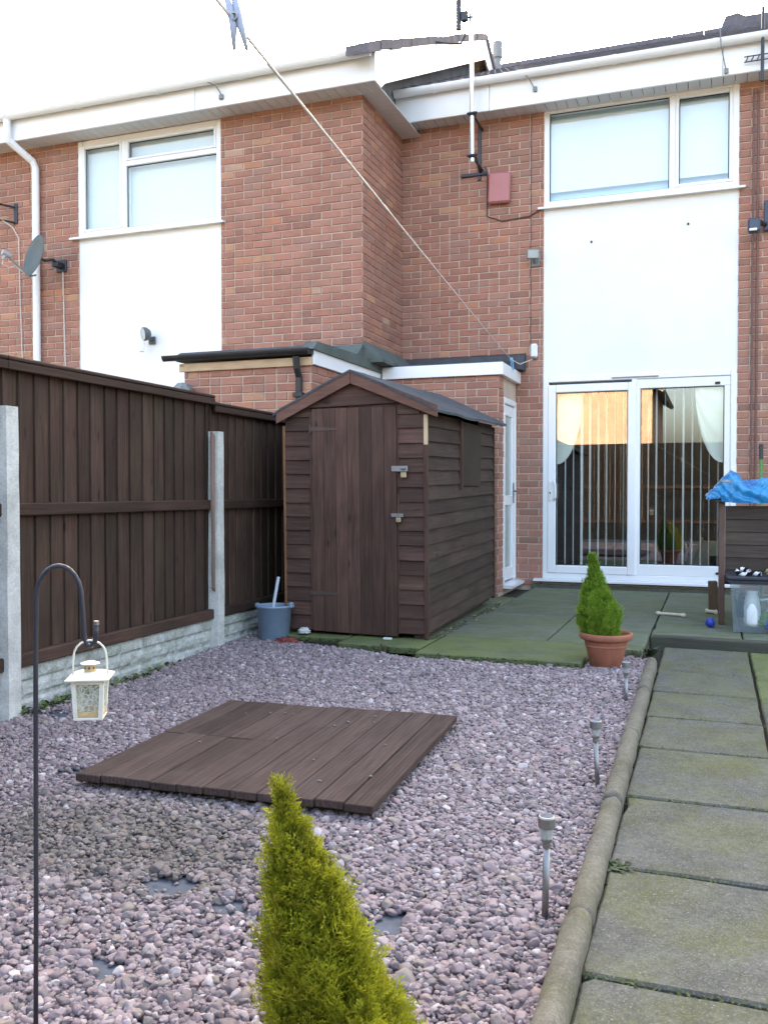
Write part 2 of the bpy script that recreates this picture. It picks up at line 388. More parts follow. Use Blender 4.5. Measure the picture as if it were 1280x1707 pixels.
# ------------------------------------------------------------------ patio and path
b = MB(); box(b, -3.1, -.74, 5.78, 9.7, -.02, .055); box(b, -.735, 1.6, 6.66, 9.7, -.02, .055); box(b, -.735, -.42, 6.06, 6.66, -.02, .055)
patio = struct('patio', b, SOIL)
def slab(name, x0, x1, y0, y1, zt, m, parent, th=.045, tilt=.003):
    """a paving slab with a slightly worn, chipped outline"""
    hx, hy = (x1-x0)/2, (y1-y0)/2; P = []
    M = Matrix.Translation(((x0+x1)/2, (y0+y1)/2, zt)) @ Euler((rng.uniform(-tilt, tilt), rng.uniform(-tilt, tilt), rng.uniform(-.004, .004))).to_matrix().to_4x4()
    cs = [(-hx, -hy), (hx, -hy), (hx, hy), (-hx, hy)]
    for q in range(4):
        a, c = Vector(cs[q]), Vector(cs[(q+1) % 4]); L = (c - a).length; d = (c - a)/L; n_ = Vector((-d.y, d.x))
        k0 = rng.choice((.004, .006, .008, .022)); k1 = rng.choice((.004, .006, .010, .026)); n = max(3, int(L/.09))
        for w_ in range(n+1):
            s_ = k0 + (L - k0 - k1)*w_/n; P.append(a + d*s_ + n_*(0 if w_ in (0, n) else abs(rng.gauss(0, .0022)) + (.010 if rng.random() < .05 else 0)))
    N = len(P); e = .007; V = []
    for z, sc_ in ((-th, 0), (-e, 0), (0, e)):
        for p in P: V.append(M @ Vector((p.x - math.copysign(min(sc_, abs(p.x)), p.x)*(abs(p.x) > hx*.9), p.y - math.copysign(sc_, p.y)*(abs(p.y) > hy*.9), z)))
    bb = MB(); bb.add(V, [tuple(range(2*N, 3*N))] + [(l*N+q, l*N+(q+1) % N, (l+1)*N+(q+1) % N, (l+1)*N+q) for l in (0, 1) for q in range(N)])
    return part(name, bb, m, parent)
g = .008
# front mossy row
for x0, x1, y0 in ((-3.02, -2.42, 5.83), (-2.41, -1.81, 5.64), (-1.80, -.735, 5.48)):
    slab('paving_slab', x0, x1 - g, y0, 6.22 - g, .09, PATIO_G, patio)
xs = [-3.02, -2.42, -1.81, -1.08, -.42, .2, .8, 1.5]
ys = [6.22, 6.83, 7.45, 8.06, 8.67, 9.28, 9.68]
for i in range(len(xs)-1):
    for j in range(len(ys)-1):
        x0, x1, y0, y1 = xs[i], xs[i+1]-g, ys[j], ys[j+1]-g
        if x0 < -.5 and x0 > -1.2 and j == 0: x0, y0 = -1.08, 6.22
        if x0 >= -.43 and y0 < 6.7: y0 = 6.73
        if x0 < -2.0 and y0 > 8.6: continue
        slab('paving_slab', x0, x1, y0, y1, .09, PATIO, patio)
slab('paving_slab', -.725, -.43, 6.03, 6.21, .088, PATIO, patio)
b = MB(); M = Matrix.Translation((.58, 6.665, .045)) @ Euler((0, 0, -.02)).to_matrix().to_4x4()
box(b, -1.0, 1.0, -.045, .045, -.065, .05, .008, M)
single('step_timber', b, wood('old_step_wood', (.045, .043, .033), (.10, .095, .075), 'X', alg=.5), 'weathered timber step edge between patio and path', 'step edging', (.58, 6.665, -.02))
b = MB(); box(b, -.40, 1.1, -2.0, 6.60, -.025, -.004); path = struct('path', b, SOIL)
joints = [6.58, 5.70, 5.10, 4.53, 3.97, 3.31, 2.665, 2.04, 1.42, .80, .18, -.44, -1.06, -1.68]
for i in range(len(joints)-1):
    y1, y0 = joints[i], joints[i+1]; gg = .013 if i in (2, 4, 5, 6) else .006 if i == 0 else .003 if i in (1, 3) else .008
    xl = -.278 - (y0 - 2)*.011
    slab('paving_slab', xl, .222, y0 + gg/2, y1 - gg/2, .03 + rng.uniform(-.003, .003), SLAB, path, tilt=.006)
    slab('paving_slab', .236, .83, y0 + gg/2 - .09, y1 - gg/2 - .09 if i else y1-gg/2, .028, PATIO_G if i < 2 else SLAB, path, tilt=.005)
# kerb of rounded concrete edging lengths
ky = 5.86; 
while ky > -1.5:
    y0 = ky - .9; b = MB(); prof = []
    cx0 = -.303 - (ky-1.75)*.0135; cx1 = -.303 - (y0+.006-1.75)*.0135; zt = .078 + rng.uniform(-.006, .008)
    n = 10; rr = .034
    sec = [(-rr, -.03), (-rr, zt-.03)] + [(-rr*math.cos(math.pi*q/8), zt-.03 + .03*math.sin(math.pi*q/8)) for q in range(1, 8)] + [(rr, zt-.03), (rr, -.03)]
    NS = 30; V = []
    for s_ in range(NS+1):
        yy = ky + (y0+.006-ky)*s_/NS; cx = cx0 + (cx1-cx0)*s_/NS
        e = .9 if s_ in (0, NS) else 1
        V += [(cx + x*e + .005*noise.noise((x*30, yy*9, 2)), yy, (z if z < 0 else z*(1 if e == 1 else .95)) + .006*noise.noise((x*40, yy*14, 5))) for x, z in sec]
    m_ = len(sec); Fc = [tuple(range(m_))[::-1], tuple(range(NS*m_, (NS+1)*m_))]
    for s_ in range(NS):
        for q in range(m_-1): Fc.append((s_*m_+q, s_*m_+q+1, (s_+1)*m_+q+1, (s_+1)*m_+q))
    b.add(V, Fc)
    lab = {0: 'rounded concrete edging length farthest from camera, beside the terracotta pot', 1: 'rounded concrete edging length left of the path, second from the patio', 2: 'rounded concrete edging length left of the path, third from the patio',
           3: 'rounded concrete edging length beside the middle solar light', 4: 'rounded concrete edging length at the bottom right, nearest the camera'}.get(int(round((5.86-ky)/.9)), 'rounded concrete edging length behind the camera along the path')
    single('edging_kerb', b, KERB, lab, 'kerb', (cx0, (ky+y0)/2, 0), smooth=True, group='concrete edging along the path')
    ky = y0

# ------------------------------------------------------------------ brick walls
CAMP = Vector((0, 0, 1.12)); CR = cam.rotation_euler.to_matrix()
def project(p):
    q = CR.transposed() @ (Vector(p) - CAMP)
    if q.z > -.1: return None
    return 640 + 1500*q.x/-q.z, 853.5 - 1500*q.y/-q.z, -q.z
CH, BL, MJ = .0765, .225, .011
TINTS = 14
TV = [(i + .5)/TINTS for i in range(TINTS)]
cache = {}
def brick_geo(L, h, t):
    """front toward -y, centred on x and z"""
    x, z, c, p = L/2, h/2, .004, .009
    v = [(-x, 0, -z), (x, 0, -z), (x, 0, z), (-x, 0, z), (-x, -p+c, -z), (x, -p+c, -z), (x, -p+c, z), (-x, -p+c, z), (-x+c, -p, -z+c), (x-c, -p, -z+c), (x-c, -p, z-c), (-x+c, -p, z-c)]
    f = [(8, 9, 10, 11)] + [(i, (i+1) % 4, 4+(i+1) % 4, 4+i) for i in range(4)] + [(4+i, 4+(i+1) % 4, 8+(i+1) % 4, 8+i) for i in range(4)]
    return v, f
def brick_mesh(L, ti):
    key = (round(L, 2), ti)
    if key not in cache:
        mb = MB(); v, f = brick_geo(key[1-1], CH-MJ, 0); mb.add(v, f, TV[ti]); cache[key] = mesh('brick', mb, BRICK)
    return cache[key]
def lay(rects, facing, plane, zbase=.02):
    """returns bricks (centre, L, rotz). facing '-y': u = x ; '+x': u = y"""
    out = []
    for (u0, u1, z0, z1, al) in rects:
        k0 = int(math.ceil((z0 - zbase)/CH - .3))
        k = k0
        while zbase + (k+1)*CH <= z1 + .03:
            zc = zbase + (k+.5)*CH; off = (0 if k % 2 else BL/2)
            n0 = int(math.floor((u0 - al - off)/BL)); u = al + off + n0*BL
            while u < u1:
                segs = [(u, u+BL)]
                if rng.random() < .14: segs = [(u, u+BL/2), (u+BL/2, u+BL)]
                for a, c in segs:
                    a, c = max(a, u0 - MJ/2), min(c, u1 + MJ/2)
                    L = c - a - MJ
                    if L < .03: continue
                    um = (a + c)/2
                    out.append(((um, plane, zc) if facing == '-y' else (plane, um, zc), L, 0 if facing == '-y' else math.pi/2))
                u += BL
            k += 1
    return out
def put_bricks(walls, limit=300):
    """walls: list of (wall_part, bricks, visible(center))"""
    allb = []
    for wp, bl, vis in walls:
        for c, L, rz in bl:
            p = project(c); area = -1
            if p and -20 < p[0] < 1300 and -20 < p[1] < 1727 and vis(Vector(c)):
                area = L*(abs(math.cos(rz - R(20.14)))if rz == 0 else .4)/p[2]**2
            allb.append((area, wp, c, L, rz))
    allb.sort(key=lambda q: -q[0])
    stuff = {}
    for i, (area, wp, c, L, rz) in enumerate(allb):
        t = min(TINTS-1, max(0, int(rng.betavariate(2.0, 2.4)*TINTS))); dz = rng.uniform(-.0015, .0015); dp = rng.uniform(-.002, .0025)
        org = ORG[wp.name]
        cc = Vector(c) + (Vector((0, -dp, dz)) if rz == 0 else Vector((dp, 0, dz)))
        if area > 0 and i < limit:
            o = bpy.data.objects.new('brick', brick_mesh(L, t)); COL.objects.link(o); o.parent = wp
            o.location = cc - org; o.rotation_euler = (rng.uniform(-.004, .004) if rz == 0 else 0, rng.uniform(-.004, .004), rz)
        else:
            mb = stuff.setdefault(wp.name, (wp, MB()))[1]
            v, f = brick_geo(L, CH-MJ, 0); Mr = Matrix.Translation(cc) @ Matrix.Rotation(rz, 4, 'Z')
            mb.add([Mr @ Vector(q) for q in v], f, TV[t])
    for wp, mb in stuff.values(): part('brickwork', mb, BRICK, wp, kind='stuff')

YF, YL, XR = 9.75, 8.52, -3.357          # right facade, left facade, return wall
ZE_R, ZE_L = 5.20, 5.12

def roof(parent, x0, x1, ye, ze, yr, zr, courses, ribs=.15, far=True, over=.05):
    """interlocking tile courses from eave (ye,ze) to ridge (yr,zr)"""
    b = MB(); d = Vector((0, yr-ye, zr-ze)); Ls = d.length; d.normalize(); nrm = Vector((0, -d.z, d.y))
    nx = int((x1-x0)/(ribs/4)); per = 4; prof = [0, .0, .016, .016]
    for c in range(courses):
        s0, s1 = Ls*c/courses, Ls*(c+1)/courses + .06
        v = []
        for i in range(nx+1):
            x = x0 + (x1-x0)*i/nx; h = prof[i % per]
            for s_, hh in ((s0, .0), (s0, .030 + h), (s1, .004 + h)):
                p = Vector((x, ye, ze)) + d*s_ + nrm*hh; v.append(p)
        f = []
        for i in range(nx):
            for q in range(2): f.append((i*3+q, (i+1)*3+q, (i+1)*3+q+1, i*3+q+1))
        b.add(v, f)
    r = part('roof', b, TILE, parent)
    b = MB(); # far slope and underside
    b.add([(x0, yr, zr), (x1, yr, zr), (x1, 2*yr-ye, ze), (x0, 2*yr-ye, ze)], [(0, 1, 2, 3)])
    b.add([(x0, ye, ze-.01), (x1, ye, ze-.01), (x1, yr, zr-.01), (x0, yr, zr-.01)], [(0, 1, 2, 3)])
    part('roof_slope', b, TILE, parent)
    b = MB(); xx = x0
    while xx < x1 - .1:
        e = min(xx + .44, x1)
        tube(b, [(xx, yr, zr + .0), (e, yr, zr + .0)], .10, 10); xx = e + .006
    part('ridge_tile', b, TILE, r)
    return r
def gutter(parent, x0, x1, y, z, m=UPVC, rad=.055, brk=1.0):
    b = MB(); n = 12
    sec = [(-rad*math.cos(math.pi*q/n), -rad*math.sin(math.pi*q/n)*1.2) for q in range(n+1)]
    sec2 = [(p[0]*.93, p[1]*.93) for p in sec[::-1]]
    prism(b, [(y + p[0], z + p[1]) for p in sec + sec2], 0, x0, x1)
    for xe in (x0, x1): prism(b, [(y + p[0]*1.03, z + p[1]*1.03) for p in sec], 0, xe-.004, xe+.004)
    gt = part('gutter', b, m, parent)
    x = x0 + .45
    while x < x1 - .2:
        b = MB(); prism(b, [(y + p[0]*1.10, z + p[1]*1.10) for p in sec] + [(y + p[0]*.95, z + p[1]*.95) for p in sec2], 0, x-.02, x+.02)
        part('gutter_bracket', b, m, gt); x += brk
    return gt

# ---- right house
house = thing('terraced_house', 'brick terraced house with patio door below white panel and wide window', 'house', (-.8, YF, 0))
b = MB()
box(b, XR, -1.745, YF, YF+.25, -.02, 5.26); box(b, .21, 3.6, YF, YF+.25, -.02, 5.26); box(b, -1.745, .21, YF+.002, YF+.25, -.02, .14)
box(b, XR, XR+.25, YF+.25, 18, -.02, 5.26); box(b, 3.35, 3.6, YF+.25, 18, -.02, 5.26); box(b, XR, 3.6, 18, 18.2, -.02, 5.26)
wallR = part('wall', b, MORTAR, house)
brR = lay([(XR, -1.745, .05, 5.2, XR), (.21, 3.6, .05, 5.2, .21)], '-y', YF)
put_bricks([(wallR, brR, lambda c: (c.z > 2.62 or c.x > -2.02) and (c.x < 0 or c.z > 1.25) and c.x < .62)])
b = MB(); box(b, -1.86, .32, YF-.05, YF-.004, -.01, .125, .01); part('plinth', b, SLAB, wallR)
# render panel
b = MB(); box(b, -1.745, .21, YF+.012, YF+.1, 2.36, 4.17); rp = part('render_panel', b, RENDER, house)
b = MB()
for x, z in ((-1.24, 3.77), (-.27, 3.86)): lathe(b, [(0, .0), (.012, .0), (.012, .012), (0, .014)], (x, YF+.012, z), 8, Matrix.Rotation(R(90), 4, 'X'))
part('fixing', b, DARK_METAL, rp)
# window frames
def window(parent, x0, x1, z0, z1, y, mull, trans=None, fw=.055, dp=.07, name='window'):
    b = MB(); yb = y + .03
    box(b, x0, x0+fw, y-.004, yb+dp, z0, z1, .006); box(b, x1-fw, x1, y-.004, yb+dp, z0, z1, .006)
    box(b, x0+fw, x1-fw, y-.002, yb+dp, z0, z0+fw, .006); box(b, x0+fw, x1-fw, y-.002, yb+dp, z1-fw, z1, .006)
    box(b, mull-fw/2, mull+fw/2, y-.001, yb+dp, z0+fw, z1-fw, .006)
    fr = part(name, b, UPVC, parent)
    return fr
def pane(parent, x0, x1, z0, z1, y, m=GLASS):
    b = MB(); box(b, x0, x1, y, y+.006, z0, z1); p = part('pane', b, m, parent); 
    b = MB(); t = .009
    box(b, x0, x0+t, y-.006, y-.0005, z0, z1); box(b, x1-t, x1, y-.006, y-.0005, z0, z1); box(b, x0+t, x1-t, y-.006, y-.0005, z0, z0+t); box(b, x0+t, x1-t, y-.006, y-.0005, z1-t, z1)
    part('gasket', b, BLACK, parent); return p
def sash(parent, x0, x1, z0, z1, y, fw=.05):
    b = MB()
    box(b, x0, x0+fw, y-.012, y+.05, z0, z1, .008); box(b, x1-fw, x1, y-.012, y+.05, z0, z1, .008)
    box(b, x0+fw, x1-fw, y-.0115, y+.05, z0, z0+fw, .008); box(b, x0+fw, x1-fw, y-.0115, y+.05, z1-fw, z1, .008)
    return part('sash', b, UPVC, parent)
def sill(parent, x0, x1, y, z, d=.06):
    b = MB(); prism(b, [(y+.06, z), (y-d, z-.012), (y-d, z-.032), (y+.002, z-.026), (y+.06, z-.026)], 0, x0, x1)
    return part('sill', b, UPVC, parent)
wr = window(house, -1.745, .21, 4.18, 5.235, YF, -.43, fw=.06)
pane(wr, -1.685, -.46, 4.24, 5.175, YF+.03)
sash(wr, -.40, .15, 4.24, 5.175, YF+.005, .035); pane(wr, -.365, .115, 4.275, 5.14, YF+.03)
sill(wr, -1.80, .27, YF, 4.185)
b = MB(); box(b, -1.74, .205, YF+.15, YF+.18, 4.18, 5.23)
part('inner_backing', b, plain('sky_reflection_blue', (.55, .74, .86), .8, var=.02), house)  # pale blue puts the sky's reflection below the blind into the board's colour
b = MB()
tube(b, [(-1.70, YF+.11, 5.12), (.17, YF+.11, 5.12)], .02, 10); box(b, -1.69, .16, YF+.088, YF+.091, 4.37, 5.11); box(b, -1.69, .16, YF+.082, YF+.095, 4.355, 4.375, .003)
single('roller_blind', b, plain('blind_white', (.82, .83, .82), .7, var=.01), 'white roller blind drawn nearly to the sill behind the right upper window', 'blind', (-.76, YF+.12, 4.355))
# patio door
pd = window(house, -1.745, .21, .185, 2.36, YF, -.79, fw=.06, name='patio_door')
sill(pd, -1.83, .25, YF, .19, .09)
s1 = sash(pd, -1.69, -.77, .245, 2.27, YF-.005, .085); pane(pd, -1.605, -.855, .33, 2.185, YF+.02, DOORGLASS)
b = MB(); box(b, -.77, .15, YF+.012, YF+.06, .245, .36, .006); box(b, .09, .15, YF+.012, YF+.06, .36, 2.2, .006); box(b, -.77, .15, YF+.012, YF+.06, 2.2, 2.3, .006); box(b, -.77, -.73, YF+.012, YF+.06, .36, 2.2, .006)
part('fixed_frame', b, UPVC, pd); pane(pd, -.73, .09, .36, 2.2, YF+.035, DOORGLASS)
b = MB(); box(b, -1.02, -.55, YF-.012, YF-.003, 2.315, 2.328); part('vent', b, GREYBOX, pd)
b = MB(); box(b, -1.675, -1.645, YF-.03, YF-.016, 1.02, 1.24, .006); tube(b, [(-1.62, YF-.02, 1.03), (-1.60, YF-.06, 1.06), (-1.60, YF-.065, 1.20), (-1.62, YF-.02, 1.235)], .013, 8)
hd = part('handle', b, WHITEP, pd, smooth=False)
b = MB(); lathe(b, [(0, 0), (.009, 0), (.009, .004), (0, .004)], (-1.66, YF-.03, 1.11), 10, Matrix.Rotation(R(90), 4, 'X')); part('keyhole', b, BLACK, pd)
b = MB(); box(b, .02, .09, YF-.004, YF+.01, .275, .30, .004); box(b, .0, .05, YF-.004, YF+.011, 2.215, 2.24, .004); part('latch', b, BLACK, pd)
# room behind
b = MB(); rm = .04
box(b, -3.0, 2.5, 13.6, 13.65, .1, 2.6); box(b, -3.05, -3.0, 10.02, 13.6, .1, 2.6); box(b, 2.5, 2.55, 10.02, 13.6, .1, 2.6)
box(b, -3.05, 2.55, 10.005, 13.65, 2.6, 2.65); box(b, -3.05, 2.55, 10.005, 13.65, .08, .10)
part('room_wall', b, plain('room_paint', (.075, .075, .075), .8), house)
vb = thing('vertical_blind', 'white vertical blind with its slats turned edge on behind the patio door', 'blind', (-.77, YF+.17, .28))
b = MB(); box(b, -1.70, .14, YF+.15, YF+.19, 2.28, 2.31); part('head_rail', b, WHITEP, vb)
BLIND = plain('blind_slat_cloth', (.82, .84, .80), .7, var=.02)
b = MB(); box(b, -.013, .013, -.0012, .0012, -1.95, 0); sm_ = mesh('slat', b, BLIND)
x = -1.62
while x < .13:
    o = bpy.data.objects.new('slat', sm_); COL.objects.link(o); o.parent = vb
    a = R(66 + rng.uniform(-18, 18)); 
    if abs(x + 1.36) < .05: a = R(8)
    if x > .06: a = R(10)
    if x < -1.58: a = R(80)
    o.location = Vector((x, YF+.17, 2.28)) - ORG[vb.name]; o.rotation_euler = (0, 0, a); x += .0862 + rng.uniform(-.006, .006)
def swag(x0, x1, lab):
    b = MB(); nu, nv = 14, 12; v = []
    for i in range(nu+1):
        t = i/nu
        for j in range(nv+1):
            s_ = j/nv; drop = .80*max(0, 1 - t**2.2)**.6 + .02
            v.append((x0 + (x1-x0)*t, YF+.09 + .015*math.sin(s_*17 + t*3), 2.24 - s_*drop))
    f = [(i*(nv+1)+j, (i+1)*(nv+1)+j, (i+1)*(nv+1)+j+1, i*(nv+1)+j+1) for i in range(nu) for j in range(nv)]
    b.add(v, f); o = single('swag_curtain', b, plain('net_curtain', (.80, .80, .70), .8, var=.02), lab, 'curtain', ((x0+x1)/2, YF+.09, 2.2), smooth=True, group='swag curtains behind the patio door')
swag(-1.61, -1.32, 'cream swag curtain in the top left corner of the patio door')
swag(.09, -.20, 'cream swag curtain in the top right corner of the patio door')
# eaves
b = MB(); n = int((3.7 - XR)/.11)
for i in range(n): box(b, XR + .004 + i*.11, XR + .11*(i+1) - .002, 9.51, YF, ZE_R, ZE_R+.012, .003)
part('soffit', b, UPVC_GREY, house)
xx = XR + .012
for xe in (-2.28, .05, 2.4, 3.72):
    b = MB(); box(b, xx, xe - .004, 9.48, 9.51, ZE_R - .012, ZE_R + .36, .005); part('fascia', b, UPVC, house); xx = xe
gutter(house, XR + .03, 3.72, 9.42, 5.512, brk=.95)
roofR = roof(house, XR + .05, 3.75, 9.41, 5.50, 13.9, 7.67, 14)
b = MB()
M = Matrix.Translation((.32, 13.55, 7.80))
prism(b, [(-.02, 7.5), (.10, 7.78), (.26, 7.80), (.36, 7.74), (.9, 7.74), (.9, 7.5)], 1, 13.6, 14.1)
part('roof_vent', b, TILE, house)
b = MB(); lathe(b, [(.0, .0), (.055, 0), (.055, .26), (.075, .27), (.075, .50), (.05, .52), (0, .52)], (-3.1, 13.4, 7.36), 14)
part('flue', b, GREYBOX, house, smooth=False)

# ---- left house
lh = thing('terraced_house', 'projecting brick terraced house on the left with white panel below upper window', 'house', (-6.5, YL, 0))
b = MB()
box(b, -11, -6.84, YL, YL+.25, -.02, 5.2); box(b, -4.98, XR-.0, YL, YL+.25, -.02, 5.2); box(b, XR-.25, XR, YL+.25, 12.65, -.02, 5.2)
box(b, -11, -10.75, YL+.25, 16.8, -.02, 5.2)
wallL = part('wall', b, MORTAR, lh)
bl1 = lay([(-11, -6.84, .05, 5.14, -6.84), (-4.98, XR, .05, 5.14, XR)], '-y', YL)
bl2 = lay([(YL, 9.75, .05, 5.3, YL)], '+x', XR, )
put_bricks([(wallL, bl1, lambda c: c.x > -8.2 and c.z > (2.62 if c.x > -5 else 2.55)), (wallL, bl2, lambda c: c.z > 2.6)])
# gable above the return wall
b = MB(); prism(b, [(8.45, 5.205), (12.65, 7.45), (12.65, 5.205)], 0, XR-.25, XR+.012); part('gable_cladding', b, concrete('lead_cladding', (.13, .14, .155), (.26, .28, .31), (.10, .11, .12), .5, 3, .5, False), lh)
b = MB(); box(b, -6.84, -4.98, YL+.012, YL+.1, .1, 4.03); part('render_panel', b, RENDER, lh)
wl = window(lh, -6.84, -4.98, 4.02, 5.11, YL, -6.22, fw=.06)
sash(wl, -6.78, -6.25, 4.08, 5.05, YL+.004, .03); pane(wl, -6.75, -6.28, 4.11, 5.02, YL+.03)
b = MB(); box(b, -6.19, -5.04, YL-.002, YL+.09, 4.76, 4.815, .006); part('transom', b, UPVC, wl)
sash(wl, -6.19, -5.04, 4.815, 5.05, YL+.002, .03); pane(wl, -6.16, -5.07, 4.845, 5.02, YL+.03)
pane(wl, -6.19, -5.04, 4.08, 4.76, YL+.03)
sill(wl, -6.93, -4.93, YL, 4.03)
b = MB(); box(b, -6.80, -5.02, YL+.5, YL+.53, 4.0, 5.1); part('inner_backing', b, plain('pale_wall', (.60, .63, .62), .8), lh)
b = MB(); tube(b, [(-6.78, YL+.14, 5.03), (-5.04, YL+.14, 5.03)], .018, 10); box(b, -6.835, -4.985, YL+.108, YL+.111, 4.03, 5.06)
single('roller_blind', b, plain('blind_pale', (.82, .82, .80), .7, var=.01), 'pale roller blind fully down behind the left upper window with a fanlight', 'blind', (-5.9, YL+.12, 4.06))
XV = -3.13
b = MB(); n = int((XV + 11)/.11)
for i in range(n): box(b, XV - .11*(i+1) + .002, XV - .11*i - .002, 8.26, YL, ZE_L, ZE_L+.012, .003)
for i in range(12): box(b, XR + .003, XV, YL + .11*i, YL + .11*i + .107, ZE_L + .001, ZE_L + .012, .003)
part('soffit', b, UPVC_GREY, lh)
xx = -11
for xe in (-8.4, -5.12, XV): 
    b = MB(); box(b, xx, xe - .004, 8.23, 8.26, ZE_L - .012, ZE_L + .27, .005); part('fascia', b, UPVC, lh); xx = xe
gutter(lh, -11, XV - .01, 8.165, 5.385, brk=1.0)
roof(lh, -11.0, XV, 8.16, 5.335, 12.70, 7.50, 14)
# verge: white bargeboard and ragged tile edge
sl = (7.62 - 5.36)/(12.70 - 8.10)
b = MB(); zb = lambda y: 5.36 + sl*(y-8.10)
prism(b, [(8.23, ZE_L-.012), (8.40, ZE_L-.012), (8.50, 5.19), (12.70, 7.307), (12.70, zb(12.70)-.03), (8.23, zb(8.23)-.03)], 0, XV - .002, XV + .022)
prism(b, [(12.70, 7.307), (13.6, 7.307-.9*sl), (13.6, zb(12.7)-.03-.9*sl), (12.70, zb(12.70)-.03)], 0, XV - .002, XV + .022)
part('bargeboard', b, UPVC, lh)
b = MB(); s_ = 8.02
while s_ < 12.6:
    e = s_ + .31; j = rng.uniform(-.012, .012)
    prism(b, [(s_, zb(s_)-.035+j), (e, zb(e)-.035+j), (e, zb(e)+.055+j), (s_, zb(s_)+.06+j)], 0, XV - .2, XV + .045 + rng.uniform(-.006, .006)); s_ += .315
while s_ < 13.6:
    e = s_ + .31; q = lambda y: zb(12.70) - sl*(y-12.70)
    prism(b, [(s_, q(s_)-.035), (e, q(e)-.035), (e, q(e)+.06), (s_, q(s_)+.06)], 0, XV - .2, XV + .045); s_ += .315
part('verge_tile', b, TILE, lh)

# ---- flat roofed extensions
e1 = thing('brick_outhouse', 'small brick outhouse with black gutter and flat felt roof behind the fence', 'outhouse', (-3.96, 7.86, 0))
X1 = -3.32
b = MB(); box(b, -4.6, X1, 7.2, 8.51, -.02, 2.25); wp1 = part('wall', b, MORTAR, e1)
br1 = lay([(-4.6, X1, .03, 2.25, X1)], '-y', 7.2); br2 = lay([(7.2, 8.9, .03, 2.25, 7.2)], '+x', X1)
put_bricks([(wp1, br1, lambda c: c.z > 1.66), (wp1, br2, lambda c: c.z > 1.8 and c.y < 8.3)])
b = MB(); box(b, -4.64, X1+.02, 7.165, 7.185, 2.225, 2.30, .004); part('fascia', b, PALE_WOOD_X, e1)
b = MB(); box(b, X1+.012, X1+.034, 7.19, 8.88, 2.235, 2.365, .004); part('side_fascia', b, UPVC, e1)
b = MB()
prism(b, [(7.14, 2.32), (7.14, 2.37), (7.22, 2.41), (7.30, 2.39), (8.51, 2.43), (8.51, 2.32)], 0, -4.66, X1+.03)
part('felt_roof', b, FELT, e1)
b = MB(); prism(b, [(7.12, 2.36), (7.22, 2.44), (7.3, 2.44), (8.92, 2.475), (8.92, 2.36)], 0, X1-.06, X1+.055); part('roof_edge', b, FELT_GREEN, e1)
b = MB(); prism(b, [(8.30, 2.44), (8.515, 2.62), (8.515, 2.44)], 0, -4.6, X1-.03); part('flashing', b, FELT_GREEN, e1)
gt = gutter(e1, -4.76, X1+.02, 7.105, 2.366, BLACK, .040, .62)
b = MB(); tube(b, [(-3.42, 7.10, 2.30), (-3.42, 7.12, 2.2), (-3.42, 7.165, 2.12), (-3.42, 7.165, 0)], .030, 12); box(b, -3.465, -3.375, 7.12, 7.20, 1.95, 1.99, .004)
part('downpipe', b, BLACK, e1, smooth=False)
e2 = thing('porch_extension', 'brick porch extension with white fascia and white side door beside the shed', 'porch', (-2.68, 9.3, 0))
X2 = -2.04
b = MB(); box(b, X1+.001, X2, 8.9, 9.10, -.02, 2.3); box(b, X1+.002, X2-.2, 9.1, 9.74, 2.2, 2.3); box(b, X2-.12, X2-.002, 9.10, 9.74, -.02, .12); box(b, X2-.12, X2-.002, 9.10, 9.74, 2.1, 2.3)
wp2 = part('wall', b, MORTAR, e2)
put_bricks([(wp2, lay([(X1, X2, .03, 2.31, X2)], '-y', 8.9), lambda c: c.z > 1.7 and c.x > -2.9), (wp2, lay([(8.9, 9.10, .05, 2.31, 8.9)], '+x', X2), lambda c: True)])
b = MB(); box(b, X1+.05, -1.985, 8.855, 8.875, 2.295, 2.42, .004); part('fascia', b, UPVC, e2)
b = MB(); box(b, -2.005, -1.985, 8.876, 9.74, 2.295, 2.419, .004); box(b, X2, -2.006, 8.876, 9.74, 2.297, 2.31); part('side_fascia', b, UPVC, e2)
b = MB(); box(b, X1+.05, -1.995, 8.87, 9.75, 2.40, 2.435, .008)
prism(b, [(9.52, 2.43), (9.70, 2.60), (9.748, 2.625), (9.748, 2.43)], 0, XR+.02, -1.93)
prism(b, [(8.95, 2.44), (9.35, 2.50), (9.6, 2.52), (9.6, 2.43)], 0, X1+.06, -2.0)
part('felt_roof', b, FELT, e2)
b = MB(); prism(b, [(XR+.002, 2.43), (XR+.002, 2.66), (XR+.05, 2.62), (XR+.22, 2.46), (XR+.22, 2.43)], 1, YL+.0, 9.74); part('flashing', b, FELT_GREEN, e2)
# side door
sdm = MB(); fwd = .05
box(sdm, X2-.06, X2+.01, 9.105, 9.16, .17, 2.10, .006); box(sdm, X2-.06, X2+.01, 9.68, 9.738, .17, 2.10, .006); box(sdm, X2-.06, X2+.01, 9.16, 9.68, 2.04, 2.10, .006)
dr = part('door', sdm, UPVC, e2)
b = MB(); 
for y0, y1, z0, z1 in ((9.165, 9.25, .19, 2.03), (9.59, 9.675, .19, 2.03), (9.25, 9.59, .19, .32), (9.25, 9.59, 1.92, 2.03), (9.25, 9.59, .98, 1.08)): box(b, X2-.05, X2-.004, y0, y1, z0, z1, .006)
part('door_leaf', b, UPVC, dr)
b = MB(); box(b, X2-.03, X2-.024, 9.25, 9.59, .32, .98); box(b, X2-.03, X2-.024, 9.25, 9.59, 1.08, 1.92); part('pane', b, plain('obscured_glass', (.38, .46, .45), .12, .6), dr)
b = MB(); box(b, X2-.002, X2+.008, 9.605, 9.64, 1.0, 1.22, .003); tube(b, [(X2+.005, 9.622, 1.13), (X2+.05, 9.622, 1.13), (X2+.05, 9.53, 1.125)], .009, 8); part('handle', b, STEEL, dr)
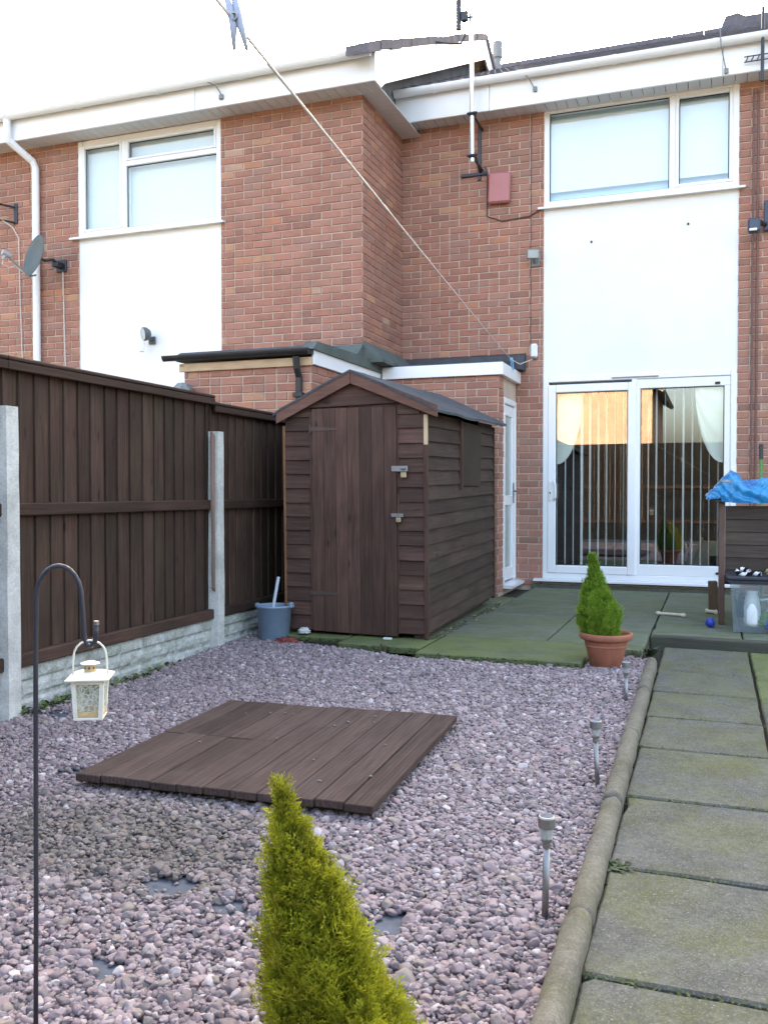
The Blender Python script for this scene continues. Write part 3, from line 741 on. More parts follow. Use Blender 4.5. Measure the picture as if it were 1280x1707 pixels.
b = MB(); prism(b, [(X2-.06, .17), (X2+.10, .155), (X2+.10, .125), (X2-.06, .125)], 1, 9.09, 9.738); part('sill', b, UPVC, dr)
b = MB(); box(b, X1+.3, X2-.1, 9.14, 9.70, .1, .12); box(b, X2-.9, X2-.88, 9.12, 9.72, .1, 2.2); part('inner_backing', b, plain('hall_paint', (.4, .42, .4), .8), e2)

# ------------------------------------------------------------------ things fixed to the houses
b = MB(); tube(b, [(-7.53, 8.165, 5.32), (-7.53, 8.165, 5.16), (-7.53, 8.19, 5.10), (-7.40, 8.42, 4.93), (-7.385, 8.45, 4.86), (-7.385, 8.45, 0)], .042, 12)
dpz = single('downpipe', b, UPVC, 'white downpipe running down the left house beside the satellite dish', 'downpipe', (-7.385, 8.45, 0))
def dish():
    c = Vector((-7.05, 8.10, 3.72)); n = Vector((-.37, -.93, .25)).normalized()
    t = thing('satellite_dish', 'dark grey satellite dish on wall bracket beside the white downpipe', 'satellite dish', (-7.07, 8.5, 3.74))
    u = n.cross(Vector((0, 0, 1))).normalized(); v_ = u.cross(n).normalized()
    b = MB(); rings, seg = 6, 28; V = []; 
    for side in (0, 1):
        for i in range(rings+1):
            r = i/rings
            for k in range(seg):
                a = 2*math.pi*k/seg; V.append(c + u*(.205*r*math.cos(a)) + v_*(.245*r*math.sin(a)) + n*(.055*r*r - .004*side))
    Fc = []
    for side in (0, 1):
        o = side*(rings+1)*seg
        for i in range(rings):
            for k in range(seg): Fc.append((o+i*seg+k, o+i*seg+(k+1) % seg, o+(i+1)*seg+(k+1) % seg, o+(i+1)*seg+k))
    o2 = (rings+1)*seg
    for k in range(seg): Fc.append((rings*seg+k, rings*seg+(k+1) % seg, o2+rings*seg+(k+1) % seg, o2+rings*seg+k))
    b.add(V, Fc); part('reflector', b, plain('dish_grey', (.085, .105, .105), .5), t, smooth=True)
    b = MB(); bt = c - v_*.25 + n*.05; l = c + n*.36 - v_*.12
    tube(b, [c - n*.02 - v_*.2, bt, l], .011, 8); part('arm', b, GREYBOX, t)
    b = MB(); tube(b, [l + n*.03, l - n*.03], .03, 12); tube(b, [l - n*.03, l - n*.07], [.03, .022], 12); tube(b, [l, l - v_*.07], .02, 8); part('receiver', b, plain('lnb_grey', (.35, .35, .36), .5), t)
    b = MB(); tube(b, [c - n*.005, c - n*.08, Vector((-7.07, 8.36, 3.76)), Vector((-7.07, 8.44, 3.72)), Vector((-7.07, 8.51, 3.72))], .017, 8); box(b, -7.14, -7.0, 8.49, 8.518, 3.65, 3.79, .006); box(b, -7.11, -7.03, 8.38, 8.49, 3.69, 3.75, .006)
    part('bracket', b, DARK_METAL, t)
    b = MB(); tube(b, [l - v_*.07, l - v_*.12 + u*.0, l - v_*.13 - n*.08, l - v_*.08 - n*.14, bt], .006, 6); part('cable', b, CABLE_W, t)
dish()
b = MB(); tube(b, [(-7.05, 8.50, 3.66), (-7.04, 8.505, 3.0), (-7.02, 8.505, 2.2)], .008, 6); single('cable', b, CABLE_W, 'pale cable running down the wall below the satellite dish', 'cable', (-7.05, 8.5, 2.2))
t = thing('aerial_pole', 'short white aerial pole clamped to the wall at the left picture edge', 'aerial pole', (-7.92, 8.35, 4.05))
b = MB(); tube(b, [(-7.86, 8.34, 4.12), (-7.88, 8.33, 4.55), (-7.98, 8.30, 4.80)], .02, 10); part('pole', b, ALU, t)
b = MB()
for z in (4.30, 4.48): tube(b, [(-7.87, 8.34, z), (-7.72, 8.51, z-.02)], .012, 6); tube(b, [(-7.90, 8.31, z), (-7.84, 8.37, z)], .026, 8)
box(b, -7.75, -7.70, 8.495, 8.518, 4.27, 4.51, .005); part('bracket', b, DARK_METAL, t)
b = MB(); tube(b, [(-7.87, 8.34, 4.34), (-7.74, 8.47, 4.22), (-7.68, 8.50, 4.10), (-7.67, 8.505, 3.4), (-7.63, 8.505, 2.2)], .008, 6); single('cable', b, CABLE_W, 'pale cable hanging from the aerial pole down the wall left of the downpipe', 'cable', (-7.68, 8.5, 2.2))
def floodlight(c, d, lab, s=1.0, m=GREYBOX, oval=True):
    t = thing('floodlight', lab, 'floodlight', c); c = Vector(c); d = Vector(d).normalized()
    M = Matrix.Translation(c + Vector((0, -.17*s, .06*s))) @ d.to_track_quat('Z', 'Y').to_matrix().to_4x4()
    b = MB()
    if oval: lathe(b, [(0, -.07*s), (.05*s, -.065*s), (.085*s, -.02*s), (.09*s, .02*s), (.08*s, .03*s)], (0, 0, 0), 20, None)
    else: box(b, -.075*s, .075*s, -.055*s, .055*s, -.05*s, .02*s, .012)
    b.v = [tuple(M @ Vector(p)) for p in b.v]; part('head', b, m, t, smooth=oval)
    b = MB()
    if oval: lathe(b, [(0, .028*s), (.078*s, .028*s), (.08*s, .02*s)], (0, 0, 0), 20)
    else: box(b, -.062*s, .062*s, -.043*s, .043*s, .018*s, .024*s, .003)
    b.v = [tuple(M @ Vector(p)) for p in b.v]; part('lens', b, plain('lamp_glass', (.45, .48, .48), .1, .6), t)
    b = MB(); tube(b, [c, c + Vector((0, -.05*s, .0)), c + Vector((0, -.12*s, .04*s))], .02*s, 8); box(b, c.x-.05*s, c.x+.05*s, c.y-.025, c.y-.002, c.z-.05*s, c.z+.05*s, .006); part('bracket', b, m, t)
    return t
t = floodlight((-5.86, YL+.01, 2.80), (-.55, -.75, -.15), 'round grey floodlight with sensor on the left white panel', .85, plain('dark_grey_plastic', (.10, .11, .115), .5))
b = MB(); tube(b, [(-5.90, 8.40, 2.76), (-5.90, 8.38, 2.66)], .026, 10); part('sensor', b, WHITEP, t)
t = floodlight((-1.83, YF, 3.60), (.25, -1, -.25), 'small square floodlight on the brickwork left of the right white panel', .9, GREYBOX, False)
t = thing('floodlight', 'dark blue grey spotlight with square back box at the right picture edge', 'floodlight', (.50, YF, 3.75))
b = MB(); box(b, .44, .60, 9.69, 9.745, 3.70, 4.0, .01); part('back_box', b, plain('slate_plastic', (.055, .065, .10), .5), t)
b = MB(); tube(b, [(.45, 9.69, 3.76), (.40, 9.60, 3.76), (.37, 9.56, 3.75)], .025, 10); part('bracket', b, BLACK, t)
b = MB(); box(b, .285, .40, 9.46, 9.56, 3.64, 3.78, .02); part('head', b, plain('slate_plastic_head', (.06, .075, .11), .45), t)
b = MB(); box(b, .30, .37, 9.448, 9.459, 3.65, 3.675, .004); part('lens', b, WHITEP, t)
t = thing('alarm_box', 'pinkish red alarm box on the brick wall below the aerial mast', 'alarm box', (-2.24, YF, 4.42))
b = MB(); RED = plain('faded_red_plastic', (.44, .17, .17), .45, var=.04)
M = Matrix.Translation((-2.22, 0, 4.43)) @ Matrix.Rotation(R(2), 4, 'Y')
box(b, -.12, .12, 9.66, 9.735, -.165, .165, .018, M); part('cover', b, RED, t)
b = MB(); box(b, -.105, .105, 9.735, 9.749, -.15, .15, .0, M); part('back_plate', b, BLACK, t)
b = MB(); tube(b, [(-2.39, 9.745, 4.70), (-2.36, 9.735, 4.60), (-2.365, 9.735, 4.15), (-2.2, 9.735, 4.08), (-1.9, 9.735, 4.10), (-1.74, 9.735, 4.18)], .008, 6); single('cable', b, CABLE_B, 'brown cable looping under the red alarm box to the window sill', 'cable', (-2.36, 9.74, 4.1))
b = MB(); pts = [(-1.88, 9.74, 5.18 - i*.1 ) for i in range(26)]; tube(b, [(p[0] + .004*math.sin(i*2.1), p[1], p[2]) for i, p in enumerate(pts)], .005, 6)
single('cable', b, CABLE_B, 'thin dark cable straight down the brick left of the right upper window', 'cable', (-1.88, 9.74, 2.7))
t = thing('security_sensor', 'small white sensor box on the wall above the porch roof corner', 'sensor', (-1.84, YF, 2.63))
b = MB(); box(b, -1.875, -1.80, 9.685, 9.745, 2.57, 2.72, .016); part('body', b, WHITEP, t)
b = MB(); lathe(b, [(0, 0), (.018, .002), (.024, .02)], (-1.838, 9.70, 2.557), 10); part('lens', b, GREYBOX, t)
# aerial mast
t = thing('aerial_mast', 'tall aluminium aerial mast bracketed to the brick wall above the alarm box', 'aerial mast', (-2.43, 9.30, 4.6))
b = MB(); tube(b, [(-2.42, 9.30, 4.60), (-2.435, 9.30, 6.18)], .024, 12); part('pole', b, ALU, t)
b = MB()
for z in (4.66, 5.10): tube(b, [(-2.42, 9.30, z), (-2.42, 9.74, z)], .014, 8); tube(b, [(-2.47, 9.27, z), (-2.36, 9.27, z)], .012, 6); box(b, -2.455, -2.385, 9.27, 9.335, z-.018, z+.018, .004)
box(b, -2.66, -2.36, 9.715, 9.748, 4.60, 4.635, .004); box(b, -2.47, -2.43, 9.725, 9.747, 4.55, 5.15, .004)
tube(b, [(-2.44, 9.735, 4.63), (-2.40, 9.31, 4.70)], .012, 6); part('bracket', b, DARK_METAL, t)
b = MB(); tube(b, [(-2.56, 9.26, 5.98), (-2.555, 9.24, 6.9)], .028, 10)
for z in (6.42, 6.66, 6.86): tube(b, [(-2.555, 9.22, z), (-2.62, 8.95, z)], .006, 6)
part('antenna', b, DARK_METAL, t)
b = MB(); tube(b, [(-2.57, 9.26, 6.12), (-2.42, 9.29, 6.10)], .014, 8); tube(b, [(-2.37, 9.25, 6.06), (-2.37, 9.25, 6.2)], .01, 6); box(b, -2.53, -2.46, 9.23, 9.29, 6.06, 6.16, .006); part('clamp', b, DARK_METAL, t)
b = MB(); tube(b, [(-2.50, 9.27, 6.08), (-2.49, 9.27, 5.92), (-2.54, 9.27, 5.84), (-2.66, 9.27, 5.86), (-2.82, 9.30, 5.92)], .010, 6); part('cable', b, BLACK, t)
# service pipes right
PIPE = plain('brown_pipe', (.16, .085, .07), .5)
for i, (x, lab) in enumerate(((.34, 'thin dark brown pipe beside the right window, left of the pair'), (.385, 'thin dark brown pipe at the right edge, right of the pair'))):
    b = MB(); tube(b, [(x, 9.73, 5.10), (x - .0, 9.73, .3)], .009 + .002*i, 8)
    single('service_pipe', b, PIPE, lab, 'pipe', (x, 9.73, .3), group='pipes at the right edge')
t = thing('wire_bracket', 'dark wire bracket and post fixed to the eaves at top right', 'bracket', (.43, 9.45, 5.3))
b = MB(); tube(b, [(.40, 9.40, 5.05), (.405, 9.40, 5.75)], .016, 8); part('post', b, DARK_METAL, t)
b = MB()
for z in (5.27, 5.32): tube(b, [(.24, 9.44, z), (.60, 9.44, z)], .006, 6)
for x in (.25, .30, .35, .46, .52): tube(b, [(x, 9.44, 5.265), (x+.03, 9.44, 5.325)], .006, 6)
part('ladder_wire', b, CABLE_B, t)
for pts, lab in (([(-1.98, 9.36, 5.545), (-1.85, 9.40, 5.44), (-1.79, 9.47, 5.33)], 'thin wire hanging over the gutter above the small floodlight'), ([(.02, 9.36, 5.60), (.03, 9.36, 5.42), (.08, 9.47, 5.22)], 'thin wire hanging over the gutter above the right upper window')):
    b = MB(); tube(b, pts, .006, 6); box(b, pts[-1][0]-.02, pts[-1][0]+.02, 9.455, 9.478, pts[-1][2]-.02, pts[-1][2]+.03, .004); single('hanging_wire', b, GREYBOX, lab, 'wire', pts[-1])
b = MB(); tube(b, [(-5.05, 8.11, 5.40), (-4.83, 8.16, 5.29), (-4.80, 8.22, 5.22)], .007, 6); box(b, -4.825, -4.775, 8.205, 8.228, 5.17, 5.22, .005); single('hanging_wire', b, GREYBOX, 'thin wire hook hanging over the left house gutter', 'wire', (-4.8, 8.22, 5.2))
t = thing('wall_lamp', 'grey domed lamp peeping over the fence beside the brick outhouse', 'lamp', (-4.66, 7.3, 2.0))
b = MB(); lathe(b, [(.0, .11), (.05, .10), (.085, .06), (.095, .0), (.09, -.10), (0, -.10)], (-4.56, 7.10, 2.01), 16); part('dome', b, plain('lamp_grey', (.20, .21, .21), .6, var=.4, scale=30), t, smooth=True)
b = MB(); tube(b, [(-4.56, 7.10, 1.95), (-4.56, 7.20, 1.95)], .03, 8); part('arm', b, GREYBOX, t)

# clothes line and peg
A0 = Vector((-1.995, 9.30, 2.50)); A1 = Vector((-.612, 1.07, 1.775)); A2 = A0 + (A1 - A0)*1.6
b = MB(); N_ = 40; tube(b, [A0 + (A2-A0)*(i/N_) - Vector((0, 0, .02*math.sin(math.pi*i/N_))) for i in range(N_+1)], .0026, 6)
single('clothes_line', b, plain('line_cord', (.66, .64, .62), .6), 'thin clothes line stretched over the garden from the porch roof', 'clothes line', A0)
b = MB()
for i in range(9):
    a = rng.uniform(0, 6.28); r = rng.uniform(.008, .03)
    tube(b, [A0 + Vector((.01*math.cos(a), .01*math.sin(a), .02)), A0 + Vector((r*math.cos(a), r*math.sin(a), -.03)), A0 + Vector((r*1.3*math.cos(a+.4), r*math.sin(a), -.08 - rng.uniform(0, .05)))], .0065, 6)
single('twine_knot', b, plain('blue_twine', (.22, .42, .58), .7), 'frayed blue twine tied round the clothes line end on the porch', 'twine', A0)
b = MB(); tube(b, [A0, A0 + Vector((.06, .15, -.03)), Vector((-1.85, 9.68, 2.55))], .005, 6); single('cable', b, CABLE_W, 'short white cable from the blue twine to the white sensor', 'cable', A0)
t = thing('clothes_peg', 'grey blue clothes peg hanging from the line against the sky', 'clothes peg', A1)
rt = Vector((math.cos(R(20.14)), math.sin(R(20.14)), 0)); PEG = plain('peg_plastic', (.42, .46, .56), .5)
for s_ in (-1, 1):
    b = MB(); pts = [A1 + rt*(s_*.006 - .002) + Vector((0, 0, .018)), A1 + rt*(.006 + s_*.0045) + Vector((0, 0, -.012)), A1 + rt*(.010 + s_*.005) + Vector((0, 0, -.032)), A1 + rt*(.0145 + s_*.0085) + Vector((0, 0, -.064))]
    tube(b, pts, [.0035, .0055, .0055, .0022], 6); part('prong', b, PEG, t, smooth=True)
b = MB(); lathe(b, [(.004, -.006), (.0065, -.006), (.0065, .006), (.004, .006)], A1 + rt*.008 + Vector((0, 0, -.022)), 12, Matrix.Rotation(R(90), 4, 'X')); part('spring', b, STEEL, t)

# ------------------------------------------------------------------ fence
XFN = -3.262
panels = [(3.485, 5.405, 1.762, 'dark brown feather-edge fence panel between the two concrete posts'), (5.412, 7.12, 1.715, 'dark brown feather-edge fence panel ending beside the shed, slightly lower'),
          (1.62, 3.478, 1.762, 'dark brown feather-edge fence panel left of the nearer concrete post'), (-.36, 1.58, 1.762, 'dark brown feather-edge fence panel beside the camera, out of view')]
for pi, (y0, y1, zt, lab) in enumerate(panels):
    t = thing('fence_panel', lab, 'fence panel', (XFN, (y0+y1)/2, .245), 'fence panels on the left')
    y = y0
    while y < y1 - .03:
        wdt = rng.uniform(.105, .135); e = min(y + wdt, y1)
        b = MB(); th = rng.uniform(.0, .004)
        xa = XFN
        prism(b, [(xa - .022, y), (xa + .003 + th, y), (xa + .006 + th, y + .004), (xa - .007, e + .010), (xa - .022, e + .010)], 2, .25, zt - .002)
        part('board', b, FENCE, t); y = e
    b = MB(); box(b, XFN + .008, XFN + .045, y0 + .02, y1 - .02, 1.0, 1.065, .006); part('rail', b, FENCE_Y, t)
    b = MB(); box(b, XFN + .008, XFN + .048, y0 + .02, y1 - .02, .247, .315, .006); part('rail', b, FENCE_Y, t)
    b = MB(); box(b, XFN - .05, XFN + .052, y0 - (.004 if pi != 1 else -.002), y1 + .003, zt, zt + .022, .006); box(b, XFN + .03, XFN + .05, y0 - (.004 if pi != 1 else -.002), y1 + .003, zt - .045, zt - .002, .004)
    part('capping', b, FENCE_Y, t)
    if pi == 0:
        b = MB(); prism(b, [(5.345, .46), (5.368, .44), (5.366, .9), (5.370, 1.5), (5.335, 1.53), (5.333, 1.2), (5.342, .85)], 0, XFN + .05, XFN + .066); part('torn_edge', b, wood('torn_timber', (.22, .14, .11), (.42, .30, .25), 'Z'), t, label='splintered pale pinkish timber edge')
    if pi == 1:
        b = MB(); box(b, XFN + .052, XFN + .10, 6.47, 6.53, .25, 1.66, .006); part('upright', b, ORANGE_WOOD, t, label='light orange brown timber upright')
def post(y, lab, vis=True):
    b = MB(); v = []; sec = [(XFN + .006, -.055), (XFN + .075, -.043), (XFN + .075, .043), (XFN + .006, .055)]
    NZ = 14
    for i in range(NZ+1):
        z = -.05 + 1.585*i/NZ; k = 1 - .10*i/NZ
        for j, (x, dy) in enumerate(sec):
            ch = -.012*max(0, noise.noise((y*3+j*5, z*6, 1)) - .1) if j in (1,) else 0
            v.append((x + .003*noise.noise((z*5, j, y)) + ch, y + dy*k + .003*noise.noise((z*4, j+9, y)) - ch, z))
    f = [tuple(range(4))[::-1], tuple(range(NZ*4, NZ*4+4))] + [(i*4+j, i*4+(j+1) % 4, (i+1)*4+(j+1) % 4, (i+1)*4+j) for i in range(NZ) for j in range(4)]
    b.add(v, f); single('concrete_post', b, POST, lab, 'fence post', (XFN, y, 0), group='concrete fence posts')
post(3.475, 'pale concrete fence post at the left picture edge'); post(5.43, 'pale chipped concrete fence post in the middle of the fence'); post(1.58, 'pale concrete fence post beside the camera, out of view')
for y0, y1, lab in ((3.53, 5.375, 'mossy grey concrete gravel board under the main fence panel'), (5.49, 7.1, 'mossy grey concrete gravel board between the post and the bucket'), (1.64, 3.42, 'grey concrete gravel board left of the nearer post'), (-.3, 1.52, 'grey concrete gravel board beside the camera, out of view')):
    b = MB(); ny, nz = int((y1-y0)/.014), 18; V = []
    def rock(y, z):                     # cast rock-face pattern: blocks with recessed joints
        row = int(z/.082); yy = y + (.11 if row % 2 else 0); cell = (yy % .23); dj = min(cell, .23-cell); dz_ = min(z % .082, .082 - z % .082)
        h = .012*min(1, dj/.022)*min(1, dz_/.02); return 1.5*h + .010*noise.noise((y*22, z*22, row)) + .006*noise.noise((y*60, z*60, row))
    for i in range(ny+1):
        for j in range(nz+1):
            y = y0 + (y1-y0)*i/ny; z = -.03 + .274*j/nz; V.append((XFN + .012 + rock(y, max(z, 0)), y, z))
    Fc = [(i*(nz+1)+j, (i+1)*(nz+1)+j, (i+1)*(nz+1)+j+1, i*(nz+1)+j+1) for i in range(ny) for j in range(nz)]
    b.add(V, Fc); box(b, XFN - .025, XFN + .010, y0, y1, -.03, .244); single('gravel_board', b, GBOARD, lab, 'gravel board', (XFN, (y0+y1)/2, 0), group='concrete gravel boards under the fence')

# ------------------------------------------------------------------ shed
SO = Vector((-2.41, 5.95, .10))
shed = thing('garden_shed', 'small dark brown wooden apex shed with padlocked door', 'shed', SO)
xl, xr, yb_, ze, za = -2.945, -1.875, 8.05, 1.655, 1.945
SF = 5.95
def lapboard(x0, x1, z0, z1, y, m, parent, axis='x', s=1, poly=None):
    """one lap board; bottom edge stands proud and wavers"""
    b = MB(); n = max(2, int(abs(x1-x0)/.14)); V = []; ph = rng.uniform(0, 50)
    for i in range(n+1):
        u = x0 + (x1-x0)*i/n; wv = .004*noise.noise((u*3.0, ph, 0)); bow = .003*noise.noise((u*2.0, ph, 4))
        for (d, z) in ((.0, z1 + .012), (.005, z1 + .012), (.022 + bow, z0 + wv), (.0, z0 + wv)):
            V.append((u, y - d, z) if axis == 'x' else (y + d, u, z))
    Fc = [(0, 1, 2, 3), tuple(n*4+q for q in (3, 2, 1, 0))] + [(i*4+q, (i+1)*4+q, (i+1)*4+(q+1) % 4, i*4+(q+1) % 4) for i in range(n) for q in range(4)]
    b.add(V, Fc); return part('cladding_board', b, m, parent)
b = MB(); box(b, xl+.02, xr-.02, SF+.012, SF+.03, .12, ze); prism(b, [(xl+.02, ze), (xr-.02, ze), (-2.40, za-.02)], 1, SF+.012, SF+.03); fw_ = part('front_wall', b, SHED_X, shed)
b = MB(); box(b, xr-.03, xr-.012, SF+.03, yb_, .12, ze); sw_ = part('side_wall', b, SHED_Y, shed)
b = MB(); box(b, xl+.012, xl+.03, SF+.03, yb_, .12, ze); box(b, xl+.03, xr-.03, yb_-.02, yb_, .12, ze); prism(b, [(xl+.02, ze), (xr-.02, ze), (-2.40, za-.02)], 1, yb_-.02, yb_); part('back_wall', b, SHED_Y, shed)
dxl, dxr, dzt = -2.715, -2.075, 1.715
z = .125; i = 0
while z < 1.60:
    z1 = z + .1015 + rng.uniform(-.004, .004)
    lapboard(xl + .012, dxl - .022, z, z1, SF + .012, SHED_X, fw_); lapboard(dxr + .012, xr - .004, z + .006, z1 + .006, SF + .012, SHED_X, fw_); z = z1
lapboard(dxr + .012, xr - .03, z, z + .10, SF + .012, SHED_X, fw_)
lapboard(xl + .05, dxl - .02, z, z + .06, SF + .012, SHED_X, fw_)
def gboard(poly):
    b = MB(); prism(b, poly, 1, SF - .012, SF + .011); part('cladding_board', b, SHED_X, fw_)
gboard([(-2.80, 1.722), (-1.955, 1.745), (-2.16, 1.838), (-2.64, 1.825)])
b = MB(); prism(b, [(-2.60, 1.822), (-2.20, 1.836), (-2.40, 1.925)], 1, SF - .004, SF + .011); part('cladding_board', b, SHED_X, fw_)
# door
dr = None
b = MB(); box(b, dxl-.02, dxl-.002, SF-.016, SF+.012, .12, 1.70, .003); box(b, dxr+.001, dxr+.011, SF-.008, SF+.012, .12, 1.72, .002); dr = part('door', b, SHED_Z, shed)
x = dxl; np_ = 7
for i in range(np_):
    x1 = dxl + (dxr-dxl)*(i+1)/np_
    b = MB(); box(b, x + .0007, x1 - .0007, SF - .022 + rng.uniform(-.0015, .0015), SF + .0, .115 - .012*i/np_, dzt - .0*i, .0025); part('plank', b, SHED_Z, dr); x = x1
b = MB(); prism(b, [(dxl - .02, 1.555), (dxl + .20, 1.562), (dxl + .20, 1.575), (dxl - .02, 1.59)], 1, SF - .027, SF - .0235); tube(b, [(dxl-.012, SF-.026, 1.54), (dxl-.012, SF-.026, 1.605)], .007, 8)
part('hinge', b, plain('rusty_dark_metal', (.085, .055, .045), .6), dr)
b = MB(); prism(b, [(dxl - .02, .375), (dxl + .20, .382), (dxl + .20, .395), (dxl - .02, .41)], 1, SF - .027, SF - .0235); part('hinge', b, plain('rusty_dark_metal2', (.08, .053, .042), .6), dr)
b = MB(); box(b, dxr - .035, dxr + .085, SF - .03, SF - .024, 1.262, 1.302, .003); tube(b, [(dxr+.045, SF-.028, 1.28), (dxr+.045, SF-.05, 1.285), (dxr+.065, SF-.05, 1.285), (dxr+.065, SF-.028, 1.28)], .005, 8); part('hasp', b, STEEL, dr)
def padlock(x, z, s):
    t = thing('padlock', 'brass and steel padlock hanging on the ' + ('upper' if s > .9 else 'lower') + ' hasp of the shed door', 'padlock', (x, SF - .05, z), 'padlocks on the shed door')
    b = MB(); box(b, x - .021*s, x + .021*s, SF - .062, SF - .04, z - .045*s, z - .005*s, .005); part('lock_body', b, plain('padlock_brass' + str(s), (.45, .40, .27), .35, metal=.8), t)
    b = MB(); tube(b, [(x + .014*s*math.cos(math.pi*q/8), SF - .05, z + (.012 + .014*math.sin(math.pi*q/8))*s if 0 < q < 8 else z - .006*s) for q in range(9)], .004*s, 8); part('shackle', b, STEEL, t)
padlock(dxr + .055, 1.262, 1.0)
b = MB(); box(b, dxr - .04, dxr + .05, SF - .029, SF - .024, .945, .97, .003); part('hasp', b, STEEL, dr)
padlock(dxr + .018, .945, .85)
# corner trim
b = MB(); box(b, xr - .006, xr + .024, SF - .012, SF + .016, .09, 1.44, .003); part('corner_trim', b, SHED_Z, shed)
b = MB(); box(b, xr - .004, xr + .022, SF - .011, SF + .012, 1.445, 1.655, .003); part('corner_trim', b, PALE_WOOD, shed, label='short pale unpainted strip of corner trim')
b = MB(); box(b, xl - .006, xl + .012, SF - .012, SF + .016, .11, 1.60, .003); part('corner_trim', b, ORANGE_WOOD, shed)
# right side boards, with boarded-up window
z = .13
while z < 1.62:
    z1 = min(z + .1025 + rng.uniform(-.004, .004), 1.66)
    if z > 1.14:
        lapboard(SF + .03, 6.93, z, z1, xr - .012, SHED_Y, sw_, 'y'); lapboard(7.50, yb_ - .01, z + .01, z1 + .01, xr - .012, SHED_Y, sw_, 'y')
    else: lapboard(SF + .03, yb_ - .01, z, z1, xr - .012, SHED_Y, sw_, 'y')
    z = z1
b = MB(); prism(b, [(6.90, 1.15), (7.50, 1.135), (7.54, 1.64), (6.90, 1.655)], 0, xr - .004, xr + .017); part('window_cover', b, wood('ply_cover', (.045, .030, .023), (.092, .058, .043), 'Z', alg=.2), sw_)
b = MB(); box(b, xr + .0, xr + .026, 6.868, 6.898, 1.12, 1.66, .003); part('window_batten', b, SHED_Z, sw_)
b = MB(); box(b, xr - .02, xr + .012, yb_ - .008, yb_ + .03, .10, 1.66, .003); part('corner_trim', b, SHED_Y, shed)
b = MB()
for x in (xl + .1, -2.4, xr - .06): box(b, x - .03, x + .03, SF + .03, yb_ - .03, .088, .125)
box(b, xl+.02, xr-.02, SF+.03, yb_-.03, .125, .14); part('floor', b, SHED_Y, shed)
# roof
def felt_side(sgn):
    b = MB(); xa = -2.40; xe = (xr + .10) if sgn > 0 else (xl - .06); zr_, zE = 1.985, 1.70
    nu, nv = 10, 16; V = []
    for lay_ in (0, 1):
        for i in range(nu+1):
            for j in range(nv+1):
                u, v_ = i/nu, j/nv; y = SF - .06 + (yb_ + .12 - SF + .06)*v_; x = xa + (xe-xa)*u
                zz = zr_ + (zE - zr_)*u + .006*noise.noise((x*4, y*4, 0)) - .010*math.sin(math.pi*v_) + (.012*noise.noise((1, y*3, 7)) - .012 if i == nu else 0)
                V.append((x, y, zz - .018*lay_))
    o = (nu+1)*(nv+1); Fc = []
    idx = lambda l, i, j: l*o + i*(nv+1) + j
    for l in (0, 1):
        for i in range(nu):
            for j in range(nv): Fc.append((idx(l,i,j), idx(l,i+1,j), idx(l,i+1,j+1), idx(l,i,j+1)))
    for j in range(nv): Fc.append((idx(0,nu,j), idx(1,nu,j), idx(1,nu,j+1), idx(0,nu,j+1)))
    for i in range(nu):
        for j in (0, nv): Fc.append((idx(0,i,j), idx(0,i+1,j), idx(1,i+1,j), idx(1,i,j)))
    b.add(V, Fc); part('felt_roof', b, FELT, shed, smooth=False)
felt_side(1); felt_side(-1)
def barge(x0, z0, x1, z1):
    b = MB(); h = .088
    prism(b, [(x0, z0), (x1, z1), (x1, z1 - h*.95), (x0, z0 - h)], 1, SF - .055, SF - .033); part('bargeboard', b, BARGE, shed)
barge(-2.401, 1.972, xr + .105, 1.715); barge(-2.404, 1.972, xl - .035, 1.70)
shed.rotation_euler = (R(1.3), 0, R(.4))

# ------------------------------------------------------------------ decking platform
dk = thing('decking_platform', 'low square platform of dark brown decking boards lying on the gravel', 'decking', (-1.675, 3.395, .0))
W_, Ld, nb = 1.17, 1.27, 11
dm = {}
def dboard(wd, ln):
    k = (round(wd, 3), round(ln, 3))
    if k not in dm:
        b = MB(); box(b, -wd/2, wd/2, -ln/2, ln/2, -.014, .014, .0025); dm[k] = mesh('deck_board', b, DECK)
    return dm[k]
bw = W_/nb
for i in range(nb):
    cx = -W_/2 + bw*(i+.5)
    for (c, ln) in (((-.325, .614), (.30, .628)) if i < 5 else ((0, Ld),)):
        o = bpy.data.objects.new('deck_board', dboard(bw - .004, ln)); COL.objects.link(o); o.parent = dk
        o.location = (cx, c + rng.uniform(-.006, .006), .056 + rng.uniform(-.0015, .0015)); o.rotation_euler = (rng.uniform(-.002, .002), rng.uniform(-.006, .006), rng.uniform(-.002, .002))
for y in (-.56, 0, .56):
    b = MB(); box(b, -W_/2+.02, W_/2-.02, y-.025, y+.025, .0, .040); 
    o = bpy.data.objects.new('bearer', mesh('bearer', b, DECK_END)); COL.objects.link(o); o.parent = dk
dk.rotation_euler = (0, 0, R(2.6))
PEB = plain('loose_pebble', (.20, .17, .16), .6, var=.3, scale=90)
spots = [(-2.06, 3.78), (-1.93, 3.80), (-1.86, 3.83), (-1.80, 3.84), (-1.69, 3.40), (-1.56, 3.74), (-1.50, 3.86), (-1.40, 3.80), (-1.50, 3.16), (-1.28, 3.47), (-1.19, 3.05), (-1.33, 2.98), (-2.05, 3.22), (-1.62, 3.66)]
places = ['near the back left corner', 'near its back edge', 'near its back edge', 'near its back edge', 'at the end of the board split', 'towards its back middle', 'by its back edge', 'by its back edge', 'at its middle', 'on its right half', 'near its front right', 'on its front middle', 'on its left half', 'in its middle']
